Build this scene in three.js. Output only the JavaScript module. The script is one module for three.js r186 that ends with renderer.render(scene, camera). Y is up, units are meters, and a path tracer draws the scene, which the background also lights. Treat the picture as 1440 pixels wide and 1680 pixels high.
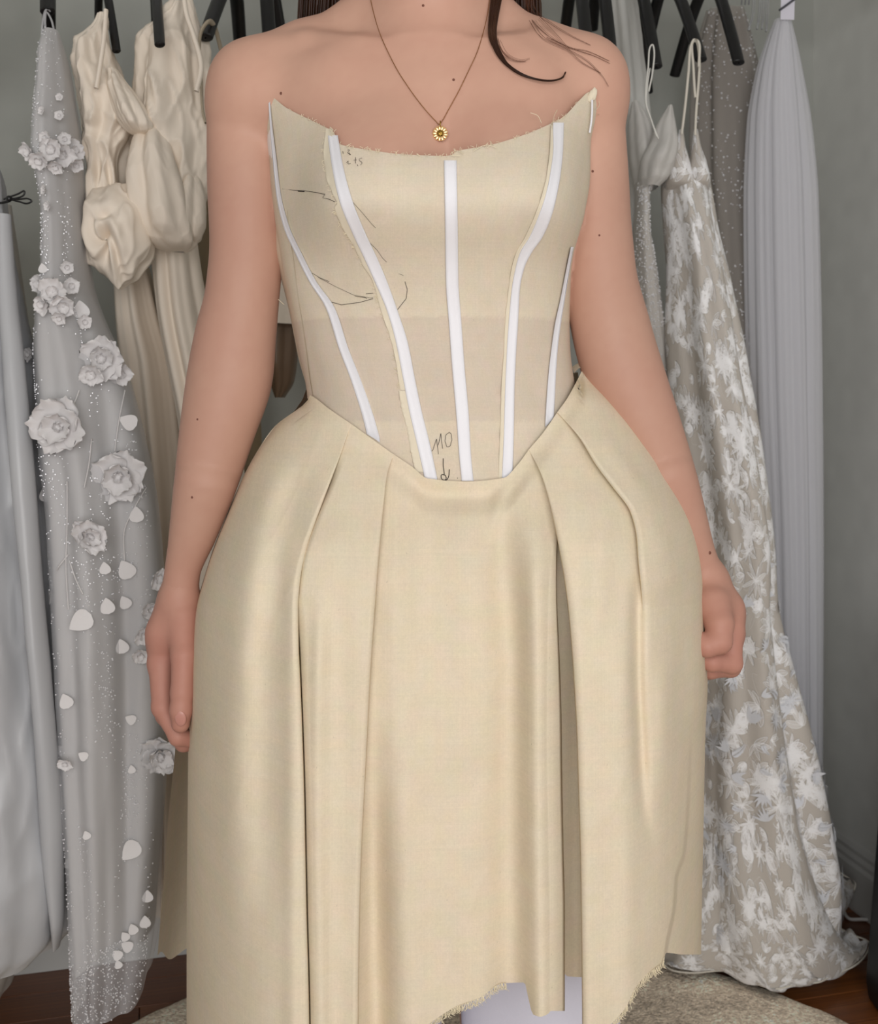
import * as THREE from 'three';
import { mergeGeometries } from 'three/addons/utils/BufferGeometryUtils.js';
import { RoundedBoxGeometry } from 'three/addons/geometries/RoundedBoxGeometry.js';
import { RectAreaLightUniformsLib } from 'three/addons/lights/RectAreaLightUniformsLib.js';

// ---------------------------------------------------------------- camera, daylight, exposure
const scene = new THREE.Scene();
const EYE = 0.99, FOCAL = 1800, CX = 720, CY = 660;      // eye height (m), focal length and lens centre in pixels of the 1440 x 1680 frame
const camera = new THREE.PerspectiveCamera(2 * Math.atan(1020 / FOCAL) * 180 / Math.PI, 1440 / 2040, 0.05, 30);
camera.position.set(0, EYE, 0);
camera.lookAt(0, EYE, -1);
camera.setViewOffset(1440, 2040, 0, 360, 1440, 1680);
camera.focus = 1.06; camera.userData.fStop = 9;
scene.background = new THREE.Color(0.80, 0.88, 1.0);     // overcast sky outside the window
scene.backgroundIntensity = 1.2;
RectAreaLightUniformsLib.init();
const WIN = { x: 0.14, y: 1.12, z: 0.92, w: 1.6, h: 1.5 };  // the window in the wall behind the camera
const daylight = new THREE.RectAreaLight(new THREE.Color(1.0, 0.985, 0.965), 24, WIN.w, WIN.h);
daylight.name = 'window_daylight';
daylight.position.set(WIN.x, WIN.y, WIN.z); daylight.lookAt(WIN.x, WIN.y, -1.2);
scene.add(daylight);
const renderer = new THREE.WebGLRenderer({ antialias: true });
renderer.toneMapping = THREE.LinearToneMapping;
renderer.toneMappingExposure = 0.191;
renderer.shadowMap.enabled = true;

// ---------------------------------------------------------------- helpers
const V3 = (x, y, z) => new THREE.Vector3(x, y, z);
const P = (px, py, d) => V3((px - CX) / FOCAL * d, EYE - (py - CY) / FOCAL * d, -d);   // a pixel of the photograph at a distance, in metres
let seedN = 1;
const reseed = (n) => { seedN = n >>> 0; };
const rnd = () => { seedN = (seedN + 0x6d2b79f5) | 0; let t = Math.imul(seedN ^ (seedN >>> 15), 1 | seedN); t = (t + Math.imul(t ^ (t >>> 7), 61 | t)) ^ t; return ((t ^ (t >>> 14)) >>> 0) / 4294967296; };
const rr = (a, b) => a + (b - a) * rnd();
const clamp = (v, a, b) => Math.min(b, Math.max(a, v));
const mix = (a, b, t) => a + (b - a) * t;
const sstep = (a, b, v) => { const t = clamp((v - a) / (b - a), 0, 1); return t * t * (3 - 2 * t); };
const bell = (x, w) => Math.exp(-(x * x) / (w * w));
const hash3 = (x, y, z) => { let h = Math.imul(x, 374761393) + Math.imul(y, 668265263) + Math.imul(z, 2147483647 - 1013904223); h = Math.imul(h ^ (h >>> 13), 1274126177); return ((h ^ (h >>> 16)) >>> 0) / 4294967296; };
function noise3(x, y, z) {                                // smooth value noise, -1 .. 1
  const xi = Math.floor(x), yi = Math.floor(y), zi = Math.floor(z), f = (t) => t * t * (3 - 2 * t), u = f(x - xi), v = f(y - yi), w = f(z - zi);
  const l = (a, b, t) => a + (b - a) * t, h = (i, j, k) => hash3(xi + i, yi + j, zi + k);
  return 2 * l(l(l(h(0, 0, 0), h(1, 0, 0), u), l(h(0, 1, 0), h(1, 1, 0), u), v), l(l(h(0, 0, 1), h(1, 0, 1), u), l(h(0, 1, 1), h(1, 1, 1), u), v), w) - 1;
}
const fbm = (x, y, z, o = 3) => { let s = 0, a = 0.5; for (let i = 0; i < o; i++) { s += a * noise3(x, y, z); x = x * 2.03 + 7; y = y * 2.03 + 3; z = z * 2.03 + 5; a *= 0.5; } return s; };
// a track through knots: [y, x, y, x, ...] -> x(y), monotone cubic, held beyond its ends
function tr(t) {
  const n = t.length / 2, ys = [], xs = [], m = [];
  for (let i = 0; i < n; i++) { ys.push(t[2 * i]); xs.push(t[2 * i + 1]); }
  const s = []; for (let i = 0; i < n - 1; i++) s.push((xs[i + 1] - xs[i]) / (ys[i + 1] - ys[i]));
  for (let i = 0; i < n; i++) m.push(i === 0 ? s[0] : i === n - 1 ? s[n - 2] : s[i - 1] * s[i] <= 0 ? 0 : 2 * s[i - 1] * s[i] / (s[i - 1] + s[i]));
  return (y) => {
    if (y <= ys[0]) return xs[0]; if (y >= ys[n - 1]) return xs[n - 1];
    let i = 0; while (y > ys[i + 1]) i++;
    const h = ys[i + 1] - ys[i], q = (y - ys[i]) / h, q2 = q * q, q3 = q2 * q;
    return (2 * q3 - 3 * q2 + 1) * xs[i] + (q3 - 2 * q2 + q) * h * m[i] + (3 * q2 - 2 * q3) * xs[i + 1] + (q3 - q2) * h * m[i + 1];
  };
}
const trs = (rows) => { const n = rows[0].length - 1, f = []; for (let k = 1; k <= n; k++) f.push(tr(rows.flatMap((r) => [r[0], r[k]]))); return f; };   // rows [y, a, b, ...] -> [a(y), b(y), ...]
// a grid surface: f(u, v) -> Vector3 (or null to keep the cell open); uv in metres along the grid unless given
function grid(nu, nv, f, o = {}) {
  const pos = new Float32Array((nu + 1) * (nv + 1) * 3), uv = new Float32Array((nu + 1) * (nv + 1) * 2), col = o.color ? new Float32Array((nu + 1) * (nv + 1) * 3) : null, idx = [];
  for (let j = 0; j <= nv; j++) for (let i = 0; i <= nu; i++) {
    const k = j * (nu + 1) + i, u = i / nu, v = j / nv, p = f(u, v);
    pos[3 * k] = p.x; pos[3 * k + 1] = p.y; pos[3 * k + 2] = p.z;
    if (o.uv) { const q = o.uv(u, v, p); uv[2 * k] = q[0]; uv[2 * k + 1] = q[1]; }
    if (col) { const c = o.color(u, v, p); col[3 * k] = c[0]; col[3 * k + 1] = c[1]; col[3 * k + 2] = c[2]; }
  }
  const at = (i, j) => { const k = 3 * (j * (nu + 1) + i); return V3(pos[k], pos[k + 1], pos[k + 2]); };
  if (!o.uv) {
    const s = o.uvScale ?? 1, mid = nv >> 1;
    for (let j = 0; j <= nv; j++) { let a = 0; for (let i = 0; i <= nu; i++) { if (i) a += at(i, mid).distanceTo(at(i - 1, mid)); const k = j * (nu + 1) + i; uv[2 * k] = a * s; uv[2 * k + 1] = pos[3 * k + 1] * s; } }
  }
  for (let j = 0; j < nv; j++) for (let i = 0; i < nu; i++) {
    if (o.keep && !o.keep((i + 0.5) / nu, (j + 0.5) / nv)) continue;
    const a = j * (nu + 1) + i, b = a + 1, c = a + nu + 1, d = c + 1;
    if (o.flip) idx.push(a, b, c, b, d, c); else idx.push(a, c, b, b, c, d);
  }
  const g = new THREE.BufferGeometry();
  g.setAttribute('position', new THREE.BufferAttribute(pos, 3)); g.setAttribute('uv', new THREE.BufferAttribute(uv, 2));
  if (col) g.setAttribute('color', new THREE.BufferAttribute(col, 3));
  g.setIndex(idx); g.computeVertexNormals();
  if (o.closed) { const n = g.attributes.normal; for (let j = 0; j <= nv; j++) { const a = j * (nu + 1), b = a + nu, s = V3(n.getX(a) + n.getX(b), n.getY(a) + n.getY(b), n.getZ(a) + n.getZ(b)).normalize(); n.setXYZ(a, s.x, s.y, s.z); n.setXYZ(b, s.x, s.y, s.z); } }
  return g;
}
const curve = (pts) => new THREE.CatmullRomCurve3(pts, false, 'centripetal');
// a round tube along points whose radius may taper
function tube(pts, r0, o = {}) {
  const c = curve(pts), n = o.n ?? Math.max(4, pts.length * 5), k = o.k ?? 6, fr = c.computeFrenetFrames(n, false), r = typeof r0 === 'function' ? r0 : () => r0;
  const g = grid(k, n, (u, v) => {
    const j = Math.round(v * n), p = c.getPoint(v), a = u * Math.PI * 2, q = r(v);
    return p.addScaledVector(fr.normals[j], Math.cos(a) * q).addScaledVector(fr.binormals[j], Math.sin(a) * q * (o.flat ?? 1));
  }, { closed: true, uvScale: o.uvScale, flip: true });
  return g;
}
const merge = (list) => mergeGeometries(list.map((g) => { const h = g.index ? g.toNonIndexed() : g; for (const k of Object.keys(h.attributes)) if (!['position', 'normal', 'uv', 'color'].includes(k)) h.deleteAttribute(k); return h; }));
const taken = new Map();
const numbered = (name) => { const n = taken.get(name) ?? 0; taken.set(name, n + 1); return n ? name + '_' + String(n).padStart(3, '0') : name; };
function tag(o, label, category, group) { o.userData.label = label; if (category) o.userData.category = category; if (group) o.userData.group = group; return o; }
function thing(name, label, category, at, group) { const o = new THREE.Group(); o.name = numbered(name); if (at) o.position.copy(at); scene.add(o); return tag(o, label, category, group); }
// a named mesh under a parent; geometry is given in world coordinates and moved to the parent's frame
function part(parent, name, geometry, material, label) {
  const g = Array.isArray(geometry) ? merge(geometry) : geometry, m = new THREE.Mesh(g, material);
  let at = V3(0, 0, 0); for (let p = parent; p && p !== scene; p = p.parent) at.add(p.position);
  g.translate(-at.x, -at.y, -at.z);
  m.name = parent === scene ? numbered(name) : name; m.castShadow = m.receiveShadow = true; parent.add(m);
  if (label) m.userData.label = label;
  return m;
}
function struct(name, geometry, material, parent = scene) { const m = part(parent, name, geometry, material); m.userData.kind = 'structure'; return m; }
// textures
function canvasTexture(w, h, draw, srgb = true) {
  const c = document.createElement('canvas'); c.width = w; c.height = h; draw(c.getContext('2d'), w, h);
  const t = new THREE.CanvasTexture(c); t.wrapS = t.wrapT = THREE.RepeatWrapping; if (srgb) t.colorSpace = THREE.SRGBColorSpace; return t;
}
function dataTexture(n, f, srgb = true) {               // f(i, j) -> [r, g, b] 0..255
  const d = new Uint8Array(n * n * 4);
  for (let j = 0; j < n; j++) for (let i = 0; i < n; i++) { const c = f(i, j), k = 4 * (j * n + i); d[k] = c[0]; d[k + 1] = c[1]; d[k + 2] = c[2]; d[k + 3] = c[3] ?? 255; }
  const t = new THREE.DataTexture(d, n, n); t.wrapS = t.wrapT = THREE.RepeatWrapping; t.magFilter = THREE.LinearFilter; t.minFilter = THREE.LinearFilter; if (srgb) t.colorSpace = THREE.SRGBColorSpace; t.needsUpdate = true; return t;
}
const tnoise = (i, j, n, c, s) => {                     // tileable value noise with c cells across n pixels
  const x = i / n * c, y = j / n * c, xi = Math.floor(x), yi = Math.floor(y), f = (t) => t * t * (3 - 2 * t), u = f(x - xi), v = f(y - yi), h = (a, b) => hash3(((xi + a) % c), ((yi + b) % c), s);
  return mix(mix(h(0, 0), h(1, 0), u), mix(h(0, 1), h(1, 1), u), v) * 2 - 1;
};
const std = (color, roughness, o = {}) => new THREE.MeshStandardMaterial({ color, roughness, side: THREE.DoubleSide, ...o });
const phys = (color, roughness, o = {}) => new THREE.MeshPhysicalMaterial({ color, roughness, side: THREE.DoubleSide, ...o });
// ---------------------------------------------------------------- the room
const wallTex = dataTexture(256, (i, j) => { const v = 236 + 5 * tnoise(i, j, 256, 4, 1) + 4 * tnoise(i, j, 256, 32, 2); return [v, v, v - 1]; });
const wallBump = dataTexture(256, (i, j) => { const v = 128 + 50 * tnoise(i, j, 256, 64, 3) + 40 * tnoise(i, j, 256, 24, 4); return [v, v, v]; }, false);
const wallPaint = std(0xb9bbb6, 0.75, { map: wallTex, bumpMap: wallBump, bumpScale: 0.0004 });
const lightBoostPaint = std(0xeeefec, 0.75, { map: wallTex, bumpMap: wallBump, bumpScale: 0.0004 });  // wall paint made paler: extra light on the walls is put into the colour
const trimPaint = std(0xc6c6c4, 0.45);
const ceilPaint = std(0xcfcfcc, 0.85);
const CORNER = V3(0.788, 0, -2.307), BACK = V3(-1, 0, 0.26).normalize(), RIGHT = V3(0.2, 0, 1).normalize();   // room corner and the two wall directions
const LEFT_END = CORNER.clone().addScaledVector(BACK, (CORNER.x + 1.5) / -BACK.x), ZF = 1.06, ROOM_H = 2.5;
const RIGHT_END = CORNER.clone().addScaledVector(RIGHT, (ZF - CORNER.z) / RIGHT.z);
// a wall: box from a to b, thickness on the outside (side +1 = left of a->b)
function wallBox(a, b, y0, y1, t, side) {
  const len = a.distanceTo(b), dir = b.clone().sub(a).normalize(), g = new THREE.BoxGeometry(len, y1 - y0, t);
  const uv = g.attributes.uv; for (let i = 0; i < uv.count; i++) uv.setXY(i, uv.getX(i) * len, uv.getY(i) * (y1 - y0));
  const n = V3(dir.z, 0, -dir.x).multiplyScalar(side), mid = a.clone().add(b).multiplyScalar(0.5).addScaledVector(n, t / 2);
  g.rotateY(Math.atan2(-dir.z, dir.x)); g.translate(mid.x, (y0 + y1) / 2, mid.z); return g;
}
const LF = V3(-1.5, 0, ZF);
struct('wall_back', wallBox(CORNER.clone().addScaledVector(BACK, -0.1), LEFT_END.clone().addScaledVector(BACK, 0.1), 0, ROOM_H, 0.1, -1), wallPaint);
struct('wall_right', wallBox(CORNER, RIGHT_END, 0, ROOM_H, 0.1, 1), lightBoostPaint);  // the stronger light on this wall is painted in as a paler colour
struct('wall_left', wallBox(LEFT_END, LF, 0, ROOM_H, 0.1, -1), lightBoostPaint);  // same raised colour, to bounce more fill light into the room
{ // front wall, behind the camera, with the window opening
  const a = LF.clone(), b = RIGHT_END.clone(), x0 = WIN.x - WIN.w / 2, x1 = WIN.x + WIN.w / 2, y0 = WIN.y - WIN.h / 2, y1 = WIN.y + WIN.h / 2;
  const at = (x) => V3(x, 0, ZF);
  struct('wall_front', [wallBox(a, at(x0), 0, ROOM_H, 0.12, -1), wallBox(at(x1), b, 0, ROOM_H, 0.12, -1), wallBox(at(x0), at(x1), 0, y0, 0.12, -1), wallBox(at(x0), at(x1), y1, ROOM_H, 0.12, -1)], wallPaint);
  const fr = [], bar = (cx, cy, w, h) => { const g = new RoundedBoxGeometry(w, h, 0.06, 2, 0.006); g.translate(cx, cy, ZF + 0.05); fr.push(g); };
  bar(x0 + 0.03, WIN.y, 0.06, WIN.h); bar(x1 - 0.03, WIN.y, 0.06, WIN.h); bar(WIN.x, y0 + 0.03, WIN.w, 0.06); bar(WIN.x, y1 - 0.03, WIN.w, 0.06); bar(WIN.x, WIN.y, 0.05, WIN.h);
  const w = struct('window_1', fr, trimPaint);
  const sill = new RoundedBoxGeometry(WIN.w + 0.1, 0.03, 0.16, 2, 0.008); sill.translate(WIN.x, y0 - 0.015, ZF - 0.02);
  part(w, 'window_sill', sill, trimPaint);
  for (const s of [-1, 1]) { const pane = new THREE.BoxGeometry(WIN.w / 2 - 0.09, WIN.h - 0.12, 0.004); pane.translate(WIN.x + s * (WIN.w / 4), WIN.y, ZF + 0.05); part(w, 'window_pane', pane, phys(0xffffff, 0.02, { transmission: 1, thickness: 0, ior: 1.45 })); }
}
function floorShape(y, t) {
  const s = new THREE.Shape([CORNER, RIGHT_END, LF, LEFT_END].map((p) => new THREE.Vector2(p.x, -p.z)));
  const g = new THREE.ExtrudeGeometry(s, { depth: t, bevelEnabled: false }); g.rotateX(-Math.PI / 2); g.translate(0, y, 0); return g;
}
struct('ceiling', floorShape(ROOM_H, 0.1), ceilPaint);
const floorBase = struct('floor', floorShape(-0.12, 0.105), std(0x2a1409, 0.8));
{ // floorboards, laid along the back wall
  const grain = [0, 1, 2].map((k) => canvasTexture(512, 128, (c, w, h) => {
    c.fillStyle = ['#7a4520', '#6b3a1a', '#844d25'][k]; c.fillRect(0, 0, w, h); reseed(40 + k);
    for (let i = 0; i < 260; i++) { const y = rnd() * h, a = rr(0.04, 0.22); c.strokeStyle = rnd() < 0.6 ? `rgba(45,20,6,${a})` : `rgba(150,95,50,${a})`; c.lineWidth = rr(0.4, 1.8); c.beginPath(); c.moveTo(0, y); c.bezierCurveTo(w * 0.3, y + rr(-6, 6), w * 0.6, y + rr(-6, 6), w, y + rr(-3, 3)); c.stroke(); }
  }));
  const mats = grain.map((t) => { t.repeat.set(1.1, 1); return std(0xffffff, 0.32, { map: t }); });
  const W = 0.085, dir = BACK.clone().negate(), nrm = V3(-dir.z, 0, dir.x); // nrm points into the room
  if (nrm.z < 0) nrm.negate();
  reseed(7);
  const rest = [];
  for (let r = 0; r < 44; r++) {
    let s = -2.6 + rr(-0.5, 0);
    while (s < 2.4) {
      const len = rr(0.7, 1.25), s0 = s, s1 = s + len; s = s1;
      const mid = CORNER.clone().addScaledVector(dir, (s0 + s1) / 2).addScaledVector(nrm, (r + 0.5) * W);
      const R = (mid.z - CORNER.z) * 0.2 + CORNER.x; if (mid.x - len / 2 > R + 0.05 || mid.x + len / 2 < -1.55 || mid.z > ZF) continue;
      const g = new RoundedBoxGeometry(len - 0.0016, 0.016, W - 0.0014, 1, 0.0012);
      g.rotateY(Math.atan2(-dir.z, dir.x)); g.translate(mid.x, -0.0085, mid.z);
      if (r < 14) part(floorBase, 'floorboard', g, mats[Math.floor(rnd() * 3)]); else rest.push(g);
    }
  }
  part(floorBase, 'floorboards_near_window', rest, mats[0]).userData.kind = 'stuff';
}
// baseboards with a moulded profile
function baseboard(name, a, b, inward) {
  const prof = [[0, 0], [0.016, 0], [0.016, 0.085], [0.0125, 0.092], [0.0125, 0.1], [0.009, 0.108], [0.009, 0.116], [0.004, 0.124], [0, 0.126]];
  const dir = b.clone().sub(a), g = grid(1, (prof.length - 1) * 2, (u, v) => {
    const k = v * (prof.length - 1), i = Math.min(prof.length - 2, Math.floor(k + 1e-6)), t = k - i, q = [mix(prof[i][0], prof[i + 1][0], t), mix(prof[i][1], prof[i + 1][1], t)];
    return a.clone().addScaledVector(dir, u).addScaledVector(inward, q[0]).add(V3(0, q[1], 0));
  });
  const f = g.toNonIndexed(); f.computeVertexNormals(); return struct(name, f, trimPaint);
}
const inBack = V3(BACK.z, 0, -BACK.x), inRight = V3(-RIGHT.z, 0, RIGHT.x); if (inBack.z < 0) inBack.negate();
baseboard('baseboard_back', CORNER, LEFT_END, inBack);
baseboard('baseboard_right', CORNER, RIGHT_END, inRight);
baseboard('baseboard_left', LEFT_END, LF, V3(1, 0, 0));
{ // round rug
  const c = V3(0.08, 0, -1.30), R = 0.705;
  const t = dataTexture(512, (i, j) => { const v = 1 + 0.10 * tnoise(i, j, 512, 6, 11) + 0.10 * tnoise(i, j, 512, 40, 12) + 0.16 * tnoise(i, j, 512, 128, 13); return [236 * v, 219 * v, 198 * v].map((q) => clamp(q, 0, 255)); });
  const b = dataTexture(512, (i, j) => { const v = 128 + 60 * tnoise(i, j, 512, 160, 14) + 50 * tnoise(i, j, 512, 60, 15); return [v, v, v]; }, false);
  t.repeat.set(3, 3); b.repeat.set(3, 3);
  const g = grid(200, 44, (u, v) => {
    const a = u * Math.PI * 2, q = Math.min(1, v / 0.9), edge = 1 + 0.006 * noise3(Math.cos(a) * 9, Math.sin(a) * 9, 2) + 0.004 * noise3(Math.cos(a) * 40, Math.sin(a) * 40, 5);
    const r = v < 0.9 ? R * edge * q : R * edge * (1 + 0.012 * Math.sin((v - 0.9) / 0.1 * Math.PI)), y = v < 0.9 ? 0.014 + 0.002 * noise3(Math.cos(a) * r * 60, Math.sin(a) * r * 60, 3) - (q > 0.97 ? 0.003 * (q - 0.97) / 0.03 : 0) : mix(0.011, 0, (v - 0.9) / 0.1);
    return V3(c.x + r * Math.cos(a), y, c.z + r * Math.sin(a));
  }, { uv: (u, v, p) => [p.x, p.z] });
  const rug = part(scene, 'rug', g, std(0xffffff, 0.95, { map: t, bumpMap: b, bumpScale: 0.003 }));
  tag(rug, 'round beige short-pile rug lying on the brown floorboards under the standing woman', 'rug');
}
// ---------------------------------------------------------------- the woman: torso form shared by body and bodice
const D0 = 1.15;                                          // distance of the torso's axis
const [tX, tW, tF, tB, bW, bX] = trs([ // height: axis x, half width, front depth, back depth; bodice half width and axis
  [0.55, 0.010, 0.150, 0.100, 0.100, 0.150, 0.010],
  [0.78, 0.010, 0.172, 0.108, 0.115, 0.172, 0.010],
  [0.86, 0.010, 0.168, 0.106, 0.112, 0.168, 0.010],
  [0.91, 0.009, 0.157, 0.102, 0.104, 0.158, 0.009],
  [0.96, 0.006, 0.143, 0.097, 0.096, 0.146, 0.006],
  [1.00, 0.002, 0.1365, 0.094, 0.09, 0.1395, 0.002],
  [1.05, -0.006, 0.139, 0.096, 0.09, 0.142, -0.006],
  [1.10, -0.011, 0.144, 0.100, 0.092, 0.147, -0.011],
  [1.14, -0.013, 0.149, 0.094, 0.095, 0.152, -0.013],
  [1.18, -0.011, 0.157, 0.088, 0.098, 0.160, -0.011],
  [1.22, -0.010, 0.163, 0.082, 0.10, 0.166, -0.010],
  [1.255, -0.010, 0.162, 0.080, 0.10, 0.168, -0.010],
  [1.30, -0.009, 0.150, 0.072, 0.095, 0.180, -0.008],
  [1.34, -0.009, 0.120, 0.054, 0.08, 0.182, -0.008],
  [1.38, -0.009, 0.070, 0.035, 0.06, 0.182, -0.008]].map((r) => r));
const NT = 2.3;
const bustLobe = (x, y, cx, sx) => { const dy = y - 1.178; return 0.074 * Math.exp(-Math.pow(Math.abs(x - cx) / sx, 3)) * Math.exp(-(dy * dy) / (dy > 0 ? 0.0074 : 0.0024)); };
const bustBody = (x, y) => Math.max(bustLobe(x, y, -0.068, 0.064), bustLobe(x, y, 0.084, 0.064)) + 0.25 * Math.min(bustLobe(x, y, -0.068, 0.064), bustLobe(x, y, 0.084, 0.064));
const bustCloth = (x, y) => Math.max(bustBody(x, y) + 0.0015, bustDrape(x, y));
const bustDrape = (x, y) => { const a = Math.max(0, Math.abs(x - 0.004) - 0.068) / 0.052, dy = y - 1.178, q = sstep(0.075, 0.0, Math.abs(x - 0.004)) * 0.1; return 0.073 * (1 - q) * Math.exp(-a * a) * Math.exp(-(dy * dy) / (dy > 0 ? 0.0074 : 0.0030)); };
function torsoDist(x, y, d) {                             // signed distance, roughly
  const w = tW(y), s = D0 - d, f = s > 0 ? tF(y) : tB(y), b = s > 0 ? bustBody(x, y) : 0, q = Math.abs((x - tX(y)) / w), e = Math.abs(s > 0 ? Math.max(0, s - b * sstep(0, 0.03, s)) : s) / f;
  const g = Math.pow(Math.pow(q, NT) + Math.pow(e, NT), 1 / NT);
  if (g < 0.35) return (g - 1) * Math.min(w, f);
  const n1 = NT - 1, gq = Math.pow(q, n1) / w, ge = Math.pow(e, n1) / f; return (g - 1) * Math.pow(g, n1) / Math.sqrt(gq * gq + ge * ge + 1e-9) * 0.9;
}
// bodice surface at an angle around the axis (0 = front) and a height, lifted by off
function bodicePoint(th, y, off = 0) {
  const c = Math.cos(th), s = Math.sin(th), k = 2 / NT, w = bW(y) + off, f = (c > 0 ? tF(y) + 0.004 : tB(y) + 0.004) + off;
  const x = bX(y) + w * Math.sign(s) * Math.pow(Math.abs(s), k), e = Math.pow(Math.abs(c), k);
  return V3(x, y, -(D0 - Math.sign(c) * f * e - (c > 0 ? bustCloth(x, y) * sstep(0, 0.35, e) : 0)));
}
const pix = (p) => [CX + p.x / -p.z * FOCAL, CY - (p.y - EYE) / -p.z * FOCAL];
// where the view through a pixel meets the bodice form
function onBodice(px, py, off = 0) {
  const val = (d) => {
    const x = (px - CX) / FOCAL * d, y = EYE - (py - CY) / FOCAL * d, w = bW(y) + off, f = tF(y) + 0.004 + off, q = Math.abs((x - bX(y)) / w);
    if (q >= 1) return 1; const e = Math.pow(1 - Math.pow(q, NT), 1 / NT);
    return (D0 - d) - f * e - bustCloth(x, y) * sstep(0, 0.35, e);
  };
  let a = 0.88, b = a; while (b < D0 && val(b) > 0) { a = b; b += 0.004; }
  if (b >= D0) { // beside the silhouette: the nearest point of the side
    const y = EYE - (py - CY) / FOCAL * D0; return bodicePoint(px > CX ? Math.PI / 2 : -Math.PI / 2, y, off);
  }
  for (let i = 0; i < 18; i++) { const m = (a + b) / 2; if (val(m) > 0) a = m; else b = m; }
  return P(px, py, b);
}
// ---------------------------------------------------------------- signed-distance body
const smin = (a, b, k) => { const h = Math.max(k - Math.abs(a - b), 0) / k; return Math.min(a, b) - h * h * k * 0.25; };
function bones(list) {                                    // [px, py, d, r] chain of tapered capsules -> sdf parts
  const out = []; for (let i = 0; i + 1 < list.length; i++) { const a = P(...list[i].slice(0, 3)), b = P(...list[i + 1].slice(0, 3)); out.push([a.x, a.y, -a.z, list[i][3], b.x, b.y, -b.z, list[i + 1][3]]); } return out;
}
function cap(c, x, y, d) {
  const bx = c[4] - c[0], by = c[5] - c[1], bd = c[6] - c[2], ax = x - c[0], ay = y - c[1], ad = d - c[2], t = clamp((ax * bx + ay * by + ad * bd) / (bx * bx + by * by + bd * bd + 1e-12), 0, 1);
  const ex = ax - bx * t, ey = ay - by * t, ed = ad - bd * t; return Math.sqrt(ex * ex + ey * ey + ed * ed) - (c[3] + (c[7] - c[3]) * t);
}
const chain = (cs, k) => (x, y, d) => { let v = 1e3; for (const c of cs) v = smin(v, cap(c, x, y, d), k); return v; };
const ell = (cx, cy, cd, rx, ry, rd) => (x, y, d) => { const a = (x - cx) / rx, b = (y - cy) / ry, c = (d - cd) / rd, q = Math.sqrt(a * a + b * b + c * c); return (q - 1) * Math.min(rx, ry, rd) * (q > 0.3 ? 1 : 1); };
const armL = [[414, 142, 1.165, 0.0405], [404, 210, 1.165, 0.0405], [403, 300, 1.16, 0.0395], [404, 400, 1.155, 0.0375], [398, 480, 1.15, 0.0378], [386, 555, 1.15, 0.0415], [377, 620, 1.148, 0.0435], [358, 700, 1.145, 0.0385], [338, 790, 1.145, 0.032], [318, 870, 1.15, 0.0245], [299, 940, 1.155, 0.0180], [294, 985, 1.158, 0.0182]];
const armR = [[958, 132, 1.165, 0.0385], [965, 200, 1.165, 0.0375], [970, 290, 1.165, 0.0385], [977, 380, 1.16, 0.0372], [984, 450, 1.155, 0.0372], [1002, 540, 1.15, 0.0405], [1020, 605, 1.148, 0.0410], [1054, 690, 1.145, 0.0370], [1092, 780, 1.145, 0.0305], [1122, 860, 1.15, 0.0242], [1146, 920, 1.155, 0.0192], [1160, 955, 1.158, 0.0190]];
const twin = (list, dd) => [...bones(list.map(([a, b, c, r]) => [a, b, c - dd, r])), ...bones(list.map(([a, b, c, r]) => [a, b, c + dd, r]))];
const smoothBones = (list, n = 64) => {                   // a limb as many short bones along a smooth track
  const t = trs(list.map((r, i) => [i, ...r])), m = list.length - 1, out = []; for (let i = 0; i <= n; i++) out.push(t.map((f) => f(i / n * m))); return out;
};
const sArmL = chain([...bones(smoothBones(armL.slice(0, 10))), ...twin(smoothBones(armL.slice(8), 16), 0.009)], 0.002), sArmR = chain([...bones(smoothBones(armR.slice(0, 10))), ...twin(smoothBones(armR.slice(8), 16), 0.009)], 0.002);
const sNeck = chain(bones([[705, -120, 1.150, 0.054], [705, 0, 1.150, 0.0555], [704, 70, 1.158, 0.058], [703, 140, 1.17, 0.062]]), 0.01);
const sTrap = chain([...bones([[648, -40, 1.185, 0.030], [600, 54, 1.18, 0.036], [500, 98, 1.172, 0.036], [425, 138, 1.165, 0.0385]]), ...bones([[762, -40, 1.185, 0.030], [800, 54, 1.18, 0.036], [885, 98, 1.172, 0.036], [950, 130, 1.165, 0.038]])], 0.02);
const sChest = chain([...bones([[430, 160, 1.150, 0.036], [560, 150, 1.135, 0.045], [704, 150, 1.14, 0.045], [850, 150, 1.135, 0.045], [948, 155, 1.150, 0.034]])], 0.02);
const sClav = chain([...bones([[668, 108, 1.102, 0.009], [590, 84, 1.112, 0.0085], [500, 76, 1.130, 0.009], [435, 92, 1.142, 0.010]]), ...bones([[742, 108, 1.102, 0.009], [820, 84, 1.112, 0.0085], [890, 78, 1.130, 0.009], [945, 90, 1.142, 0.010]])], 0.012);
const sStern = chain([...bones([[684, 118, 1.118, 0.007], [690, 20, 1.13, 0.012], [668, -90, 1.12, 0.013]]), ...bones([[726, 118, 1.118, 0.007], [722, 20, 1.13, 0.012], [744, -90, 1.12, 0.013]])], 0.01);
const HX = -0.009, HY = 1.565, HD = 1.12;                 // the head, above the frame
const skull = ell(HX, HY + 0.02, HD + 0.015, 0.073, 0.098, 0.092), jaw = ell(HX, HY - 0.055, HD - 0.012, 0.054, 0.062, 0.066), nose = chain([[HX, HY + 0.012, HD - 0.076, 0.008, HX, HY - 0.028, HD - 0.096, 0.011]], 0.01);
const lips = chain([[HX - 0.016, HY - 0.058, HD - 0.072, 0.006, HX + 0.016, HY - 0.058, HD - 0.072, 0.006]], 0.01), chin = ell(HX, HY - 0.095, HD - 0.05, 0.022, 0.020, 0.022);
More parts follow.
